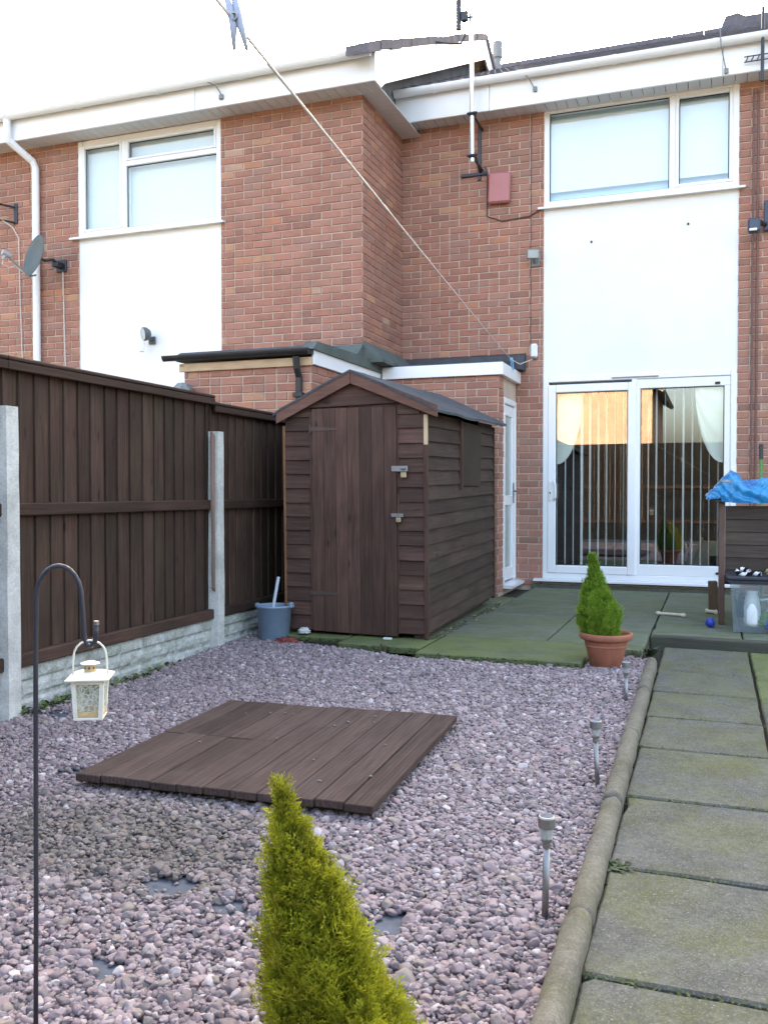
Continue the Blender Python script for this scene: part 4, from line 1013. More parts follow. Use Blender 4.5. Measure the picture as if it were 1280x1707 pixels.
for i, (x, y) in enumerate(spots):
    b = MB(); kk = rng.uniform(.55, 1.05); prof = [(0, -.005*kk), (.005*kk, -.004*kk), (.008*kk, 0), (.006*kk, .004*kk), (0, .005*kk)]
    lathe(b, prof, (x + rng.uniform(-.05, .05), y + rng.uniform(-.04, .04), .0735), 9, Matrix.Rotation(rng.uniform(0, 3), 4, 'Z') @ Matrix.Diagonal((1.25, .85, .9, 1)))
    single('pebble', b, PEB, 'small loose pebble lying on the dark decking platform', 'pebble', (x, y, .07), smooth=True, group='loose pebbles on the decking')

# ------------------------------------------------------------------ plants
def leaf_mat(name, base, tip, var=.25):
    k = NT(name, .6, .3)
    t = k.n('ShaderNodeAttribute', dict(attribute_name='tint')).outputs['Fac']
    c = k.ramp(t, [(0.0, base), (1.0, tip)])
    k.bs('Base Color', c)
    tl = k.n('ShaderNodeBsdfTranslucent', Color=c); mx = k.n('ShaderNodeMixShader', Fac=.30)
    k.t.links.new(k.b.outputs[0], mx.inputs[1]); k.t.links.new(tl.outputs[0], mx.inputs[2])
    k.t.links.new(mx.outputs[0], k.t.nodes['Material Output'].inputs[0]); return k.m
def fronds(spec, n, fl, m, name, parent, seed, lw=.0032, ns=7):
    """spec(t, a) -> (centre of the axis, radius) at height fraction t; feathery sprays cover the surface"""
    rr = random.Random(seed); V = []; Fc = []; T = []
    for i in range(n):
        for _ in range(30):
            t = rr.random(); a = rr.uniform(0, 2*math.pi)
            c, rad = spec(t, a)
            if rr.random() < rad/spec.rmax + .06: break
        lump = 1 + .30*noise.noise((math.cos(a)*2.2 + seed, math.sin(a)*2.2, t*7)) + .16*noise.noise((math.cos(a)*7, math.sin(a)*7, t*22))
        depth = rr.random()**1.6; r = rad*lump*(1 - .42*depth)
        out = Vector((math.cos(a), math.sin(a), 0)); L = fl*rr.uniform(.6, 1.15)*(.6 + .4*min(1, rad/spec.rmax*2))
        d = (out*rr.uniform(.25, .75) + Vector((rr.uniform(-.3, .3), rr.uniform(-.3, .3), rr.uniform(.65, 1.1)))).normalized()
        p0 = c + out*max(0, r - L*.45) - Vector((0, 0, L*.4))
        side = d.cross(out + Vector((rr.uniform(-.8, .8), rr.uniform(-.8, .8), rr.uniform(-.4, .4)))).normalized(); nr = side.cross(d)
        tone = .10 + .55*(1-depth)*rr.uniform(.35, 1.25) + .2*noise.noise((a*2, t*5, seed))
        def quad(a0, a1, w0, w1, tt, nrm=side):
            o = len(V); V.extend([a0 - nrm*w0, a0 + nrm*w0, a1 + nrm*w1, a1 - nrm*w1]); Fc.append((o, o+1, o+2, o+3)); T.append(min(1, max(0, tt)))
        prev = p0
        bend = nr*rr.uniform(-.25, .25)
        for q in range(1, 4):
            p = p0 + d*(L*q/3) + bend*(L*(q/3)**2); quad(prev, p, lw*.5, lw*.35, tone*.7 + .1*q); prev = p
        for q in range(ns):
            f = .15 + .8*q/ns; base = p0 + d*(L*f) + bend*(L*f*f); sg = 1 if q % 2 else -1
            bl = L*(.42*(1-f) + .13)*rr.uniform(.7, 1.2)
            bd = (d*.75 + side*sg*.75 + nr*rr.uniform(-.35, .35)).normalized(); mid = base + bd*bl*.55
            e = base + bd*bl + d*bl*.18
            wn_ = bd.cross(nr).normalized()
            quad(base, mid, lw*.6, lw*1.05, tone + .12*f, wn_); quad(mid, e, lw*1.05, lw*.25, tone + .28 + .1*f, wn_)
            for s2 in (-1, 1):
                e2 = mid + (bd*.6 + wn_*s2*.7 + nr*rr.uniform(-.3, .3)).normalized()*bl*.38
                quad(mid, e2, lw*.7, lw*.3, tone + .22, (e2-mid).cross(nr).normalized())
    mb = MB(); mb.v = [tuple(p) for p in V]; mb.f = Fc; mb.t = T
    me = bpy.data.meshes.new(name); org = ORG[parent.name]
    me.from_pydata([tuple(Vector(p) - org) for p in mb.v], [], mb.f)
    at = me.attributes.new('tint', 'FLOAT', 'FACE'); at.data.foreach_set('value', T); me.materials.append(m)
    o = bpy.data.objects.new(name, me); COL.objects.link(o); o.parent = parent; ORG[o.name] = org; return o
def interp(tab, t):
    for (a, r0), (b_, r1) in zip(tab, tab[1:]):
        if t <= b_: return r0 + (r1-r0)*(t-a)/(b_-a)
    return tab[-1][1]
BARK = wood('bark', (.05, .035, .025), (.11, .08, .055), 'Z')
# golden conifer in the foreground
base = Vector((-.648, 1.561, .02)); apex = Vector((-.768, 1.517, .572))
t = thing('conifer', 'golden green conical conifer in the foreground, cut by the picture bottom', 'conifer', base)
tabF = [(0, .150), (.17, .142), (.39, .122), (.6, .097), (.8, .058), (.92, .028), (1, .006)]
def specF(t, a): return base + (apex-base)*(t*.6 + .4*t*t) , interp(tabF, t)
specF.rmax = .15
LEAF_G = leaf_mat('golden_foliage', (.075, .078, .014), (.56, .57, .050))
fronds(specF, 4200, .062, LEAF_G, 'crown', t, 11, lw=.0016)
tip2 = Vector((-.665, 1.51, .425)); b2 = Vector((-.63, 1.54, .12))
def specS(t, a): return b2 + (tip2-b2)*t, interp([(0, .07), (.5, .045), (.85, .02), (1, .005)], t)
specS.rmax = .07
fronds(specS, 700, .055, LEAF_G, 'side_shoot', t, 23, lw=.0016)
b = MB(); tube(b, [base - Vector((0, 0, .04)), base + (apex-base)*.4, base + (apex-base)*.85], [.014, .009, .003], 8); part('trunk', b, BARK, t)
b = MB()
rr = random.Random(5)
for i in range(46):
    s_ = rr.uniform(.08, .8); c, rad = specF(s_, 0); a = rr.uniform(0, 6.28)
    tube(b, [base + (apex-base)*(s_*.9), c + Vector((math.cos(a)*rad*.6, math.sin(a)*rad*.6, .04))], [.003, .0012], 5, False)
part('branch', b, BARK, t)
# potted conifer
PX, PY = -.615, 5.62; PZ = .018
t = thing('plant_pot', 'round terracotta plant pot on the gravel at the patio edge', 'plant pot', (PX, PY, .03))
b = MB(); lathe(b, [(0, .035), (.088, .035), (.094, .04), (.128, .185), (.130, .19), (.132, .20), (.150, .203), (.158, .212), (.160, .236), (.156, .243), (.146, .243), (.138, .225), (.132, .20), (0, .20)], (PX, PY, PZ), 40)
part('pot', b, TERRA, t, smooth=True)
b = MB(); lathe(b, [(0, .225), (.07, .222), (.136, .212)], (PX, PY, PZ), 24); part('compost', b, SOIL, t)
b = MB(); lathe(b, [(.1225, .158), (.1265, .160), (.1285, .168), (.1255, .17)], (PX, PY, PZ), 40); part('band', b, TERRA, t, smooth=True)
t = thing('conifer', 'bright green conical dwarf conifer growing in the terracotta pot', 'conifer', (PX, PY, .22))
pb, pa = Vector((PX - .03, PY, .20)), Vector((PX - .085, PY, .735))
tabP = [(0, .078), (.08, .105), (.22, .124), (.36, .116), (.5, .092), (.65, .062), (.8, .036), (.92, .018), (1, .005)]
def specP(t, a): return pb + (pa-pb)*t, interp(tabP, t)
specP.rmax = .124
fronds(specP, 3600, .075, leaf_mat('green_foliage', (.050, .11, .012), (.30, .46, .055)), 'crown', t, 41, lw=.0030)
b = MB(); tube(b, [(PX-.03, PY, .20), (PX-.05, PY, .45), (PX-.08, PY, .66)], [.013, .009, .003], 8); part('trunk', b, BARK, t)
# weeds
def weed(x, y, z, n, h, lab, seed, spread=.6):
    rr = random.Random(seed); b = MB()
    for i in range(n):
        a = rr.uniform(0, 6.28); L = h*rr.uniform(.5, 1.1); o = Vector((x + rr.uniform(-.03, .03), y + rr.uniform(-.03, .03), z)); d = Vector((math.cos(a)*spread, math.sin(a)*spread, .8)).normalized()
        s_ = d.cross(Vector((0, 0, 1))).normalized()*.004*rr.uniform(.7, 1.8); p1 = o + d*L*.5; p2 = o + d*L - Vector((0, 0, L*.35*spread))
        b.add([o - s_, o + s_, p1 + s_*1.3, p1 - s_*1.3, p2], [(0, 1, 2, 3), (3, 2, 4)])
    return single('weed', b, plain('weed_green' + str(seed), (.14, .13, .06) if seed in (4, 6) else (.035, .055, .02), .7, var=.3), lab, 'weed', (x, y, z))
weed(-.41, 6.25, .02, 60, .13, 'tuft of dry grassy weeds in the corner between patio and path', 3, .8)
weed(-.255, 2.66, .02, 40, .055, 'small dark leafy weed growing at the path joint by the kerb', 2, 1.0)
weed(-2.06, 5.60, .05, 8, .12, 'thin straw blades sticking up at the patio edge by the shed', 6, .5)
for i, (x, y, z0, w_, seed) in enumerate(((-3.19, 4.4, .0, .5, 31), (-3.19, 3.75, 0, .25, 33))):
    rr = random.Random(seed); b = MB()
    for q in range(160):
        px, py = x + rr.uniform(-.02, .03), y + rr.uniform(-w_, w_); a = rr.uniform(0, 6.28); L = rr.uniform(.012, .04)
        o = Vector((px, py, rr.uniform(.0, .05))); d = Vector((math.cos(a), math.sin(a), rr.uniform(.2, 1))).normalized(); s_ = d.cross(Vector((.3, .2, 1))).normalized()*L*.4
        b.add([o - s_*.4, o + s_*.4, o + d*L*.6 + s_, o + d*L, o + d*L*.6 - s_], [(0, 1, 2, 3, 4)])
    m_ = plain('moss_green%d' % i, (.075, .11, .03), .8, var=.35)
    mo = struct('moss', b, m_, kind='stuff')

rr = random.Random(91); b = MB(); b2_ = MB()
def bit(mb, x, y, z, L):
    a = rr.uniform(0, 6.28); d = Vector((math.cos(a), math.sin(a), rr.uniform(.1, .9))).normalized(); s_ = d.cross(Vector((.3, .2, 1))).normalized()*L*.4; o = Vector((x, y, z))
    mb.add([o - s_*.4, o + s_*.4, o + d*L*.6 + s_, o + d*L, o + d*L*.6 - s_], [(0, 1, 2, 3, 4)])
for yj in joints[:9]:
    for q in range(240): 
        x = rr.uniform(-.30, .8); c = noise.noise((x*5, yj*7, 3))
        if c > -.1: bit(b, x, yj + rr.gauss(0, .004), .018 + rr.uniform(0, .012), rr.uniform(.004, .014))
for q in range(2600):
    y = rr.uniform(.8, 6.0); x = -.292 - (y - 2)*.011 + rr.gauss(0, .014); c = noise.noise((x*3, y*4, 9))
    bit(b if c > .05 else b2_, x, y, rr.uniform(.0, .026), rr.uniform(.004, .016))
for q in range(900):
    x = rr.uniform(-2.9, -.4); y = (5.82 if x < -2.42 else 5.63 if x < -1.81 else 5.475 if x < -.735 else 6.02) + rr.gauss(-.004, .008)
    bit(b if rr.random() < .6 else b2_, x, y, rr.uniform(.05, .085), rr.uniform(.005, .018))
for q in range(700):
    t_ = rr.random(); bit(b2_, -1.86 + rr.gauss(.02, .025), 6.0 + 2.1*t_, .092, rr.uniform(.004, .014))
struct('joint_moss', b, plain('joint_moss_green', (.07, .085, .022), .9, var=.4, scale=30), kind='stuff')
struct('soil_litter', b2_, plain('litter_brown', (.055, .042, .028), .9, var=.5, scale=40), kind='stuff')

# ------------------------------------------------------------------ solar lights
def lens_mat():
    k = NT('frosted_lens'); q = k.t; q.nodes.remove(k.b)
    tr = k.n('ShaderNodeBsdfTransparent', Color=(.9, .92, .92, 1)); df = k.n('ShaderNodeBsdfDiffuse', Color=(.55, .57, .56, 1)); m1 = k.n('ShaderNodeMixShader', Fac=.4)
    q.links.new(tr.outputs[0], m1.inputs[1]); q.links.new(df.outputs[0], m1.inputs[2]); q.links.new(m1.outputs[0], q.nodes['Material Output'].inputs[0]); return k.m
CLEAR = lens_mat()
for (x, y, h, lx, ly, lab) in ((-.424, 4.82, .205, 0, 0, 'steel solar stake light farthest away, beside the terracotta pot'), (-.400, 3.42, .235, -.010, 0, 'steel solar stake light in the middle of the row by the kerb'), (-.405, 2.317, .250, .004, 0, 'steel solar stake light nearest the camera beside the kerb')):
    t = thing('solar_light', lab, 'solar light', (x, y, .03), 'solar stake lights along the kerb'); tp = Vector((x+lx, y+ly, .03+h)); bs = Vector((x, y, -.02))
    b = MB(); tube(b, [bs, tp - Vector((0, 0, .085))], .0088, 12); part('stake', b, STEEL, t, smooth=True)
    b = MB(); lathe(b, [(0, -.082), (.011, -.082), (.011, -.068), (.0145, -.066), (.016, -.058), (0, -.058)], tp, 18); part('collar', b, STEEL, t)
    b = MB(); lathe(b, [(.0155, -.060), (.0185, -.028)], tp, 18); lathe(b, [(.0135, -.060), (.0165, -.028)], tp, 18); part('lens', b, CLEAR, t, smooth=True)
    b = MB(); lathe(b, [(0, -.058), (.004, -.055), (.003, -.045), (0, -.042)], tp, 8); part('bulb', b, plain('led_yellow', (.75, .62, .25), .4), t)
    b = MB(); lathe(b, [(0, -.030), (.0205, -.030), (.0222, -.028), (.0222, -.004), (.020, -.0005), (.017, 0)], tp, 24); part('cap', b, STEEL, t, smooth=False)
    b = MB(); lathe(b, [(0, .0006), (.017, .0003)], tp, 24); part('solar_cell', b, plain('solar_cell', (.09, .11, .15), .2, .6), t)

# ------------------------------------------------------------------ shepherd hook and lantern
# metres per pixel frame of the hook plane is about 1.75 m from the camera
HX = Vector((math.cos(R(20.14)), math.sin(R(20.14)), 0))
HB = Vector((-1.235, 1.398, 0))
t = thing('shepherd_hook', 'black metal shepherd crook pole with curled hook end', 'crook pole', HB)
def hp(dx, z): return HB + HX*dx + Vector((0, 0, z))
pts = [hp(-.004, -.03), hp(.0, .35), hp(.003, .80), hp(.005, .905)]
for q in range(1, 12):
    a = math.pi*q/12; pts.append(hp(.049 - .044*math.cos(a), .915 + .062*math.sin(a)))
pts += [hp(.094, .90), hp(.097, .85), hp(.099, .832), hp(.104, .822), hp(.112, .821), hp(.118, .830), hp(.121, .846), hp(.121, .862)]
b = MB(); tube(b, pts, [.0047]*(len(pts)-1) + [.0038], 10); part('crook', b, plain('painted_iron', (.028, .030, .040), .45, .5), t, smooth=True)
b = MB(); tube(b, [pts[-1], pts[-1] + Vector((0, 0, .008))], .0055, 8); part('tip', b, STEEL, t)
LC = hp(.1085, .682)                      # lantern base centre
lt = thing('lantern', 'small white metal lantern hanging from the black crook pole', 'lantern', LC)
CREAM = plain('cream_metal', (.72, .71, .62), .45, var=.1, scale=40)
RUST = plain('rusty_cream', (.50, .36, .18), .6, var=.3, scale=60)
ML = Matrix.Translation(LC) @ Matrix.Rotation(R(20.14 + 8), 4, 'Z') @ Matrix.Diagonal((.9, .9, .9, 1))
def lp(b, nm, m, par=lt, smooth=False):
    b.v = [tuple(ML @ Vector(p)) for p in b.v]; return part(nm, b, m, par, smooth)
b = MB(); box(b, -.030, .030, -.030, .030, 0, .006, .0015); lp(b, 'base', CREAM)
b = MB(); box(b, -.024, .024, -.0295, -.0265, .006, .018, .001); box(b, -.024, .024, .0265, .0295, .006, .018, .001); box(b, -.0295, -.0265, -.024, .024, .006, .018, .001); box(b, .0265, .0295, -.024, .024, .006, .018, .001); lp(b, 'base_rail', RUST)
for sx in (-1, 1):
    for sy in (-1, 1):
        b = MB(); v = []
        for z, e in ((.005, .030), (.088, .034)):
            for dx, dy in ((0, 0), (-.009, 0), (-.009, -.009), (0, -.009)): v.append((sx*(e+dx), sy*(e+dy), z))
        b.add(v, [(0, 1, 2, 3), (4, 5, 6, 7)] + [(q, (q+1) % 4, 4+(q+1) % 4, 4+q) for q in range(4)]); lp(b, 'corner_post', CREAM)
b = MB()
for sx, sy in ((0, -1), (0, 1), (-1, 0), (1, 0)):
    if sy: box(b, -.026, .026, sy*.030-.0035, sy*.030+.0035, .078, .088)
    else: box(b, sx*.030-.0035, sx*.030+.0035, -.026, .026, .078, .088)
lp(b, 'top_rail', CREAM)
def frosted():
    k = NT('frosted_lantern_glass'); t_ = k.t; t_.nodes.remove(k.b)
    vo = k.n('ShaderNodeTexVoronoi', dict(feature='DISTANCE_TO_EDGE'), Vector=k.pos(), Scale=110.0)
    f = k.ramp(vo.outputs['Distance'], [(.04, .6), (.12, .12)])
    tr = k.n('ShaderNodeBsdfTransparent', Color=(.93, .95, .93, 1)); df = k.n('ShaderNodeBsdfDiffuse', Color=(.62, .62, .55, 1)); mx = k.n('ShaderNodeMixShader')
    k.set(mx, 0, f); t_.links.new(tr.outputs[0], mx.inputs[1]); t_.links.new(df.outputs[0], mx.inputs[2]); t_.links.new(mx.outputs[0], t_.nodes['Material Output'].inputs[0]); return k.m
FR = frosted()
for sx, sy in ((0, -1), (0, 1), (-1, 0), (1, 0)):
    b = MB()
    if sy: box(b, -.023, .023, sy*.0285-.0006, sy*.0285+.0006, .018, .078)
    else: box(b, sx*.0285-.0006, sx*.0285+.0006, -.023, .023, .018, .078)
    lp(b, 'pane', FR)
b = MB(); v = [(sx*e, sy*e, z) for z, e in ((.087, .045), (.0895, .045), (.100, .022)) for sx, sy in ((-1, -1), (1, -1), (1, 1), (-1, 1))]
b.add(v, [(3, 2, 1, 0), (8, 9, 10, 11)] + [(4*l+q, 4*l+(q+1) % 4, 4*l+4+(q+1) % 4, 4*l+4+q) for l in (0, 1) for q in range(4)]); lp(b, 'lantern_roof', CREAM)
b = MB(); lathe(b, [(.0125, .099), (.0125, .1165)], (0, 0, 0), 16); ch = lp(b, 'chimney', RUST)
b = MB()
for q in range(8):
    a = q*math.pi/4; M = Matrix.Rotation(a, 4, 'Z')
    for st in range(5): pass
    b.add([M @ Vector((.0128, .0032*math.cos(2*math.pi*z/10)*(1 if z % 2 else .45), .1085 + .0032*math.sin(2*math.pi*z/10)*(1 if z % 2 else .45))) for z in range(10)], [tuple(range(10))])
lp(b, 'star_hole', BLACK, ch)
b = MB(); lathe(b, [(0, .1185), (.0205, .1165), (.0205, .118), (.012, .121), (0, .122)], (0, 0, 0), 24); lp(b, 'chimney_cap', CREAM)
b = MB(); pts = [(-.036, 0, .090), (-.035, 0, .125)] + [(-.034*math.cos(math.pi*q/10), 0, .133 + .034*math.sin(math.pi*q/10)) for q in range(11)] + [(.035, 0, .125), (.036, 0, .090)]
tube(b, pts, .0022, 8); lp(b, 'handle', CREAM, smooth=True)

# ------------------------------------------------------------------ bucket, litter
t = thing('bucket', 'grey blue plastic bucket standing by the shed corner and the fence', 'bucket', (-2.985, 5.83, .03))
BX, BY = -2.985, 5.83
b = MB(); lathe(b, [(0, .035), (.100, .035), (.104, .04), (.104, .055), (.108, .058), (.125, .285), (.131, .287), (.133, .296), (.131, .302), (.122, .302), (.120, .285), (.10, .06), (0, .055)], (BX, BY, 0), 36); part('body', b, BUCKET, t, smooth=True)
b = MB(); tube(b, [(BX-.135, BY, .30), (BX-.128, BY+.06, .285), (BX-.09, BY+.125, .275), (BX, BY+.15, .272), (BX+.09, BY+.125, .278), (BX+.128, BY+.06, .292), (BX+.135, BY, .305)], .004, 6); part('handle', b, WHITEP, t)
b = MB(); box(b, BX+.125, BX+.15, BY-.02, BY+.02, .285, .325, .006); box(b, BX-.15, BX-.125, BY-.02, BY+.02, .28, .31, .006); part('lug', b, BUCKET, t)
b = MB(); tube(b, [(BX-.01, BY-.02, .06), (BX-.005, BY+.0, .30), (BX+.01, BY+.05, .50)], .012, 8); single('mop_stick', b, plain('pale_blue_stick', (.45, .52, .58), .5), 'pale blue stick standing in the grey bucket', 'stick', (BX, BY, .06))
def crumple(name, c, size, m, lab, cat, seed, freq=2.2, amp=.5, flat=True):
    import bmesh as _b
    bm = _b.new(); _b.ops.create_icosphere(bm, subdivisions=4, radius=1); V = []; 
    mb = MB()
    for v in bm.verts:
        p = v.co.copy(); d = 1 + amp*(abs(noise.noise((p.x*freq + seed, p.y*freq, p.z*freq))) + .5*noise.noise((p.x*freq*2.3, p.y*freq*2.3 + seed, p.z*freq*2.3)) - .2)
        q = Vector((p.x*d*size[0], p.y*d*size[1], p.z*d*size[2])); 
        if flat: q.z = max(q.z, -size[2]*.35)
        mb.v.append(tuple(q + Vector(c)))
    mb.f = [tuple(x.index for x in f.verts) for f in bm.faces]; bm.free()
    return single(name, mb, m, lab, cat, c, smooth=True)
crumple('red_cloth', (-2.83, 5.72, .055), (.085, .05, .03), plain('red_patterned_cloth', (.22, .045, .035), .8, var=.6, scale=60), 'crumpled red patterned cloth lying on gravel beside the bucket', 'cloth', 3, 3, .9)
crumple('white_wrapper', (-2.76, 5.86, .115), (.035, .03, .028), plain('white_paper', (.62, .62, .60), .7, var=.2, scale=60), 'small crumpled white wrapper beside the red cloth', 'litter', 9, 3, 1.0)
b = MB(); box(b, -2.15, -2.09, 5.84, 5.868, .093, .108, .003); single('white_block', b, plain('white_pale_green', (.55, .62, .58), .6), 'small white block on the mossy slab below the shed door', 'litter', (-2.12, 5.85, .093))
b = MB(); M = Matrix.Translation((-3.17, 5.33, .035)) @ Euler((0, .1, .3)).to_matrix().to_4x4(); box(b, -.02, .06, -.05, .05, -.01, .012, .003, M); single('stone_chip', b, POST, 'flat pale stone chip at the foot of the chipped concrete post', 'stone', (-3.17, 5.33, .03))
rr = random.Random(77); LEAFB = plain('dry_leaf', (.24, .17, .10), .8, var=.4, scale=40)
for i in range(16):
    x = -1.84 + rr.uniform(-.02, .10); y = rr.uniform(6.3, 8.3); a = rr.uniform(0, 6.28); L = rr.uniform(.012, .03); u = Vector((math.cos(a), math.sin(a), .1)); v_ = Vector((-math.sin(a), math.cos(a), .2)); o = Vector((x, y, .098))
    b = MB(); b.add([o - u*L, o - v_*L*.5 + Vector((0, 0, .003)), o + u*L, o + v_*L*.5 + Vector((0, 0, .004))], [(0, 1, 2, 3)])
    single('fallen_leaf', b, LEAFB, 'small dry brown leaf on the patio along the shed side', 'leaf', o, group='dry leaves along the shed')

# ------------------------------------------------------------------ right-hand cluster: hutch box, tub, bag and toys
hx0, hx1, hy0, hy1 = .06, 1.05, 7.46, 8.10
t = thing('wooden_hutch', 'dark brown boarded wooden hutch at the right edge under the blue bag', 'hutch', (.55, 7.8, .09))
REDW = wood('reddish_post_wood', (.10, .055, .042), (.19, .115, .09), 'Z', alg=.1)
for x, y in ((hx0, hy0), (hx1, hy0), (hx0 + .0, hy1), (hx1, hy1)):
    b = MB(); box(b, x - .022, x + .022, y - .022, y + .022, .09, 1.04, .004); part('leg', b, REDW, t)
z = .42
while z < 1.0:
    b = MB(); e = z + .098; prism(b, [(hy0 - .016 + .0, z), (hy0 - .006, e + .004), (hy0 + .004, e + .004), (hy0 + .004, z)], 0, hx0 + .023, hx1 - .023); part('front_board', b, BOX_WOOD, t)
    b = MB(); prism(b, [(hx0 - .012, z), (hx0 - .004, e), (hx0 + .008, e), (hx0 + .008, z)], 1, hy0 + .023, hy1 - .023); part('side_board', b, BOX_WOOD, t); z = e
b = MB(); box(b, hx0 - .05, hx1 + .05, hy0 - .06, hy1 + .05, 1.04, 1.06, .005); part('roof_board', b, FELT, t)
b = MB(); box(b, hx0 + .02, hx1 - .02, hy0 + .03, hy1 - .03, .40, .42); part('floor', b, BOX_WOOD, t)
b = MB(); M = Matrix.Translation((.0, 8.17, .09)) @ Euler((.04, -.03, .2)).to_matrix().to_4x4(); box(b, -.035, .035, -.03, .03, 0, .27, .005, M)
single('timber_offcut', b, wood('offcut_wood', (.11, .075, .045), (.20, .14, .09), 'Z'), 'short brown timber offcut standing by the rear hutch leg below the door sill', 'timber offcut', (.0, 8.17, .09))
# blue bag draped on top
def bag():
    """crumpled sheet: a profile swept along the hutch, hem hanging over the front, sharp folds"""
    H = [(-.07, 1.075), (-.04, 1.10), (.02, 1.165), (.07, 1.225), (.12, 1.275), (.165, 1.262), (.21, 1.195), (.27, 1.192), (.34, 1.232), (.40, 1.222), (.47, 1.185), (.62, 1.20), (.8, 1.17), (.95, 1.12), (1.02, 1.075)]
    def hz(x):
        for (a, p), (c, q) in zip(H, H[1:]):
            if x <= c: return p + (q-p)*(x-a)/(c-a)
        return H[-1][1]
    nu, nv = 190, 70; V = []
    for i in range(nu+1):
        x0 = -.065 + 1.08*i/nu; top = hz(x0)
        for j in range(nv+1):
            t = j/nv; hem = 1.035 + .022*noise.noise((x0*7, 0, 3)) + (.03 if x0 < .05 else 0)
            if t < .5: q = t/.5; y = 7.385 + .15*q**1.6; z = hem + (top - hem)*math.sin(q*math.pi/2)**.8
            else: q = (t-.5)/.5; y = 7.535 + .42*q; z = top + (1.068 - top)*(1 - math.cos(q*math.pi))/2
            # folds run obliquely: ridged noise, stretched along one direction
            a = x0*3.2 + z*7.5 + 1.3*noise.noise((x0*4, y*4, z*4)); f1 = 1 - abs(noise.noise((a*1.9, x0*2.2, 5)))*2
            b_ = x0*9 - z*11 + .9*noise.noise((x0*6, y*5, 2)); f2 = 1 - abs(noise.noise((b_*1.2, x0*3, 9)))*2
            d = .034*(f1 - .45) + .017*(f2 - .45) + .004*noise.noise((x0*60, y*60, z*60))
            k = min(1, t/.06, (1-t)/.08)*.8 + .2
            yy = y - d*k*(1.2 if t < .5 else .1); zz = z + d*k*(.35 if t < .5 else .9)
            if yy > 7.40: zz = max(zz, 1.0625)
            V.append((x0 + .012*noise.noise((x0*11, y*9, z*9)), yy, zz))
    mb = MB(); mb.add(V, [(i*(nv+1)+j, (i+1)*(nv+1)+j, (i+1)*(nv+1)+j+1, i*(nv+1)+j+1) for i in range(nu) for j in range(nv)])
    k = NT('blue_plastic', .3, .5); n = k.noise(k.pos(), 6, 3); k.bs('Base Color', k.ramp(n, [(.35, (.006, .12, .34)), (.65, (.014, .24, .48))]))
    single('blue_bag', mb, k.m, 'crumpled bright blue plastic sheet lying on top of the hutch', 'plastic sheet', (.4, 7.65, 1.06), smooth=True)
bag()
crumple('grey_plastic_bag', (.115, 7.435, 1.195), (.07, .03, .02), plain('grey_polythene', (.25, .29, .32), .35, .5, var=.2, scale=30), 'small grey plastic scrap tucked in the blue sheet folds', 'plastic scrap', 17, 3, .6, False)
t = thing('garden_broom', 'upright green pole with black grip behind the hutch at right edge', 'pole', (.40, 8.7, .09))
b = MB(); tube(b, [(.40, 8.6, .1), (.405, 9.0, 1.42)], .016, 10); part('pole', b, plain('green_pole', (.06, .22, .04), .4), t)
b = MB(); tube(b, [(.405, 9.0, 1.42), (.405, 9.02, 1.56)], .019, 10); part('grip', b, BLACK, t)
# clear tub with toys
tx0, tx1, ty0, ty1 = .115, .72, 7.02, 7.40
t = thing('storage_tub', 'cloudy clear plastic storage tub full of toys with a dark lid', 'storage tub', (.42, 7.2, .09))
def tubmat():
    k = NT('cloudy_plastic'); q = k.t; q.nodes.remove(k.b)
    tr = k.n('ShaderNodeBsdfTransparent', Color=(.86, .9, .9, 1)); df = k.n('ShaderNodeBsdfDiffuse', Color=(.34, .40, .44, 1)); gl = k.n('ShaderNodeBsdfGlossy', Roughness=.15)
    m1 = k.n('ShaderNodeMixShader'); k.set(m1, 0, k.ramp(k.noise(k.pos(), 5, 4), [(.3, .16), (.7, .42)])); m2 = k.n('ShaderNodeMixShader', Fac=.07)
    q.links.new(tr.outputs[0], m1.inputs[1]); q.links.new(df.outputs[0], m1.inputs[2]); q.links.new(m1.outputs[0], m2.inputs[1]); q.links.new(gl.outputs[0], m2.inputs[2]); q.links.new(m2.outputs[0], q.nodes['Material Output'].inputs[0]); return k.m
TUB = tubmat()
b = MB(); e = .025
lo = [(tx0+e, ty0+e), (tx1-e, ty0+e), (tx1-e, ty1-e), (tx0+e, ty1-e)]; hi = [(tx0, ty0), (tx1, ty0), (tx1, ty1), (tx0, ty1)]
v = [(*p, .095) for p in lo] + [(*p, .475) for p in hi]
b.add(v, [(0, 1, 2, 3)] + [(q, (q+1) % 4, 4+(q+1) % 4, 4+q) for q in range(4)]); part('tub', b, TUB, t)
b = MB(); box(b, tx0-.025, tx1+.02, ty0-.02, ty1+.02, .476, .505, .008); box(b, tx0-.015, tx1+.01, ty0-.012, ty1+.012, .455, .4755, .004); part('lid', b, plain('dark_lid', (.03, .032, .045), .5), t)
jc = Vector((.265, 7.085, .14))
tj = thing('toy_jug', 'white plastic jug with a loop handle inside the clear tub', 'jug', jc)
b = MB(); lathe(b, [(0, 0), (.05, .0), (.058, .03), (.062, .12), (.05, .20), (.038, .235), (.045, .26), (.04, .26), (.03, .23), (0, .22)], jc, 20); part('body', b, plain('milky_plastic', (.72, .75, .76), .4), tj, smooth=True)
b = MB(); tube(b, [jc + Vector((.055, 0, .19)), jc + Vector((.11, 0, .20)), jc + Vector((.125, 0, .14)), jc + Vector((.10, 0, .09)), jc + Vector((.06, 0, .08))], .011, 8); part('handle', b, WHITEP, tj, smooth=True)
crumple('green_toy', (.37, 7.08, .17), (.10, .035, .06), plain('toy_green', (.10, .22, .05), .5, var=.5, scale=25), 'green soft toy at the bottom of the clear tub', 'toy', 31, 2.5, .6)
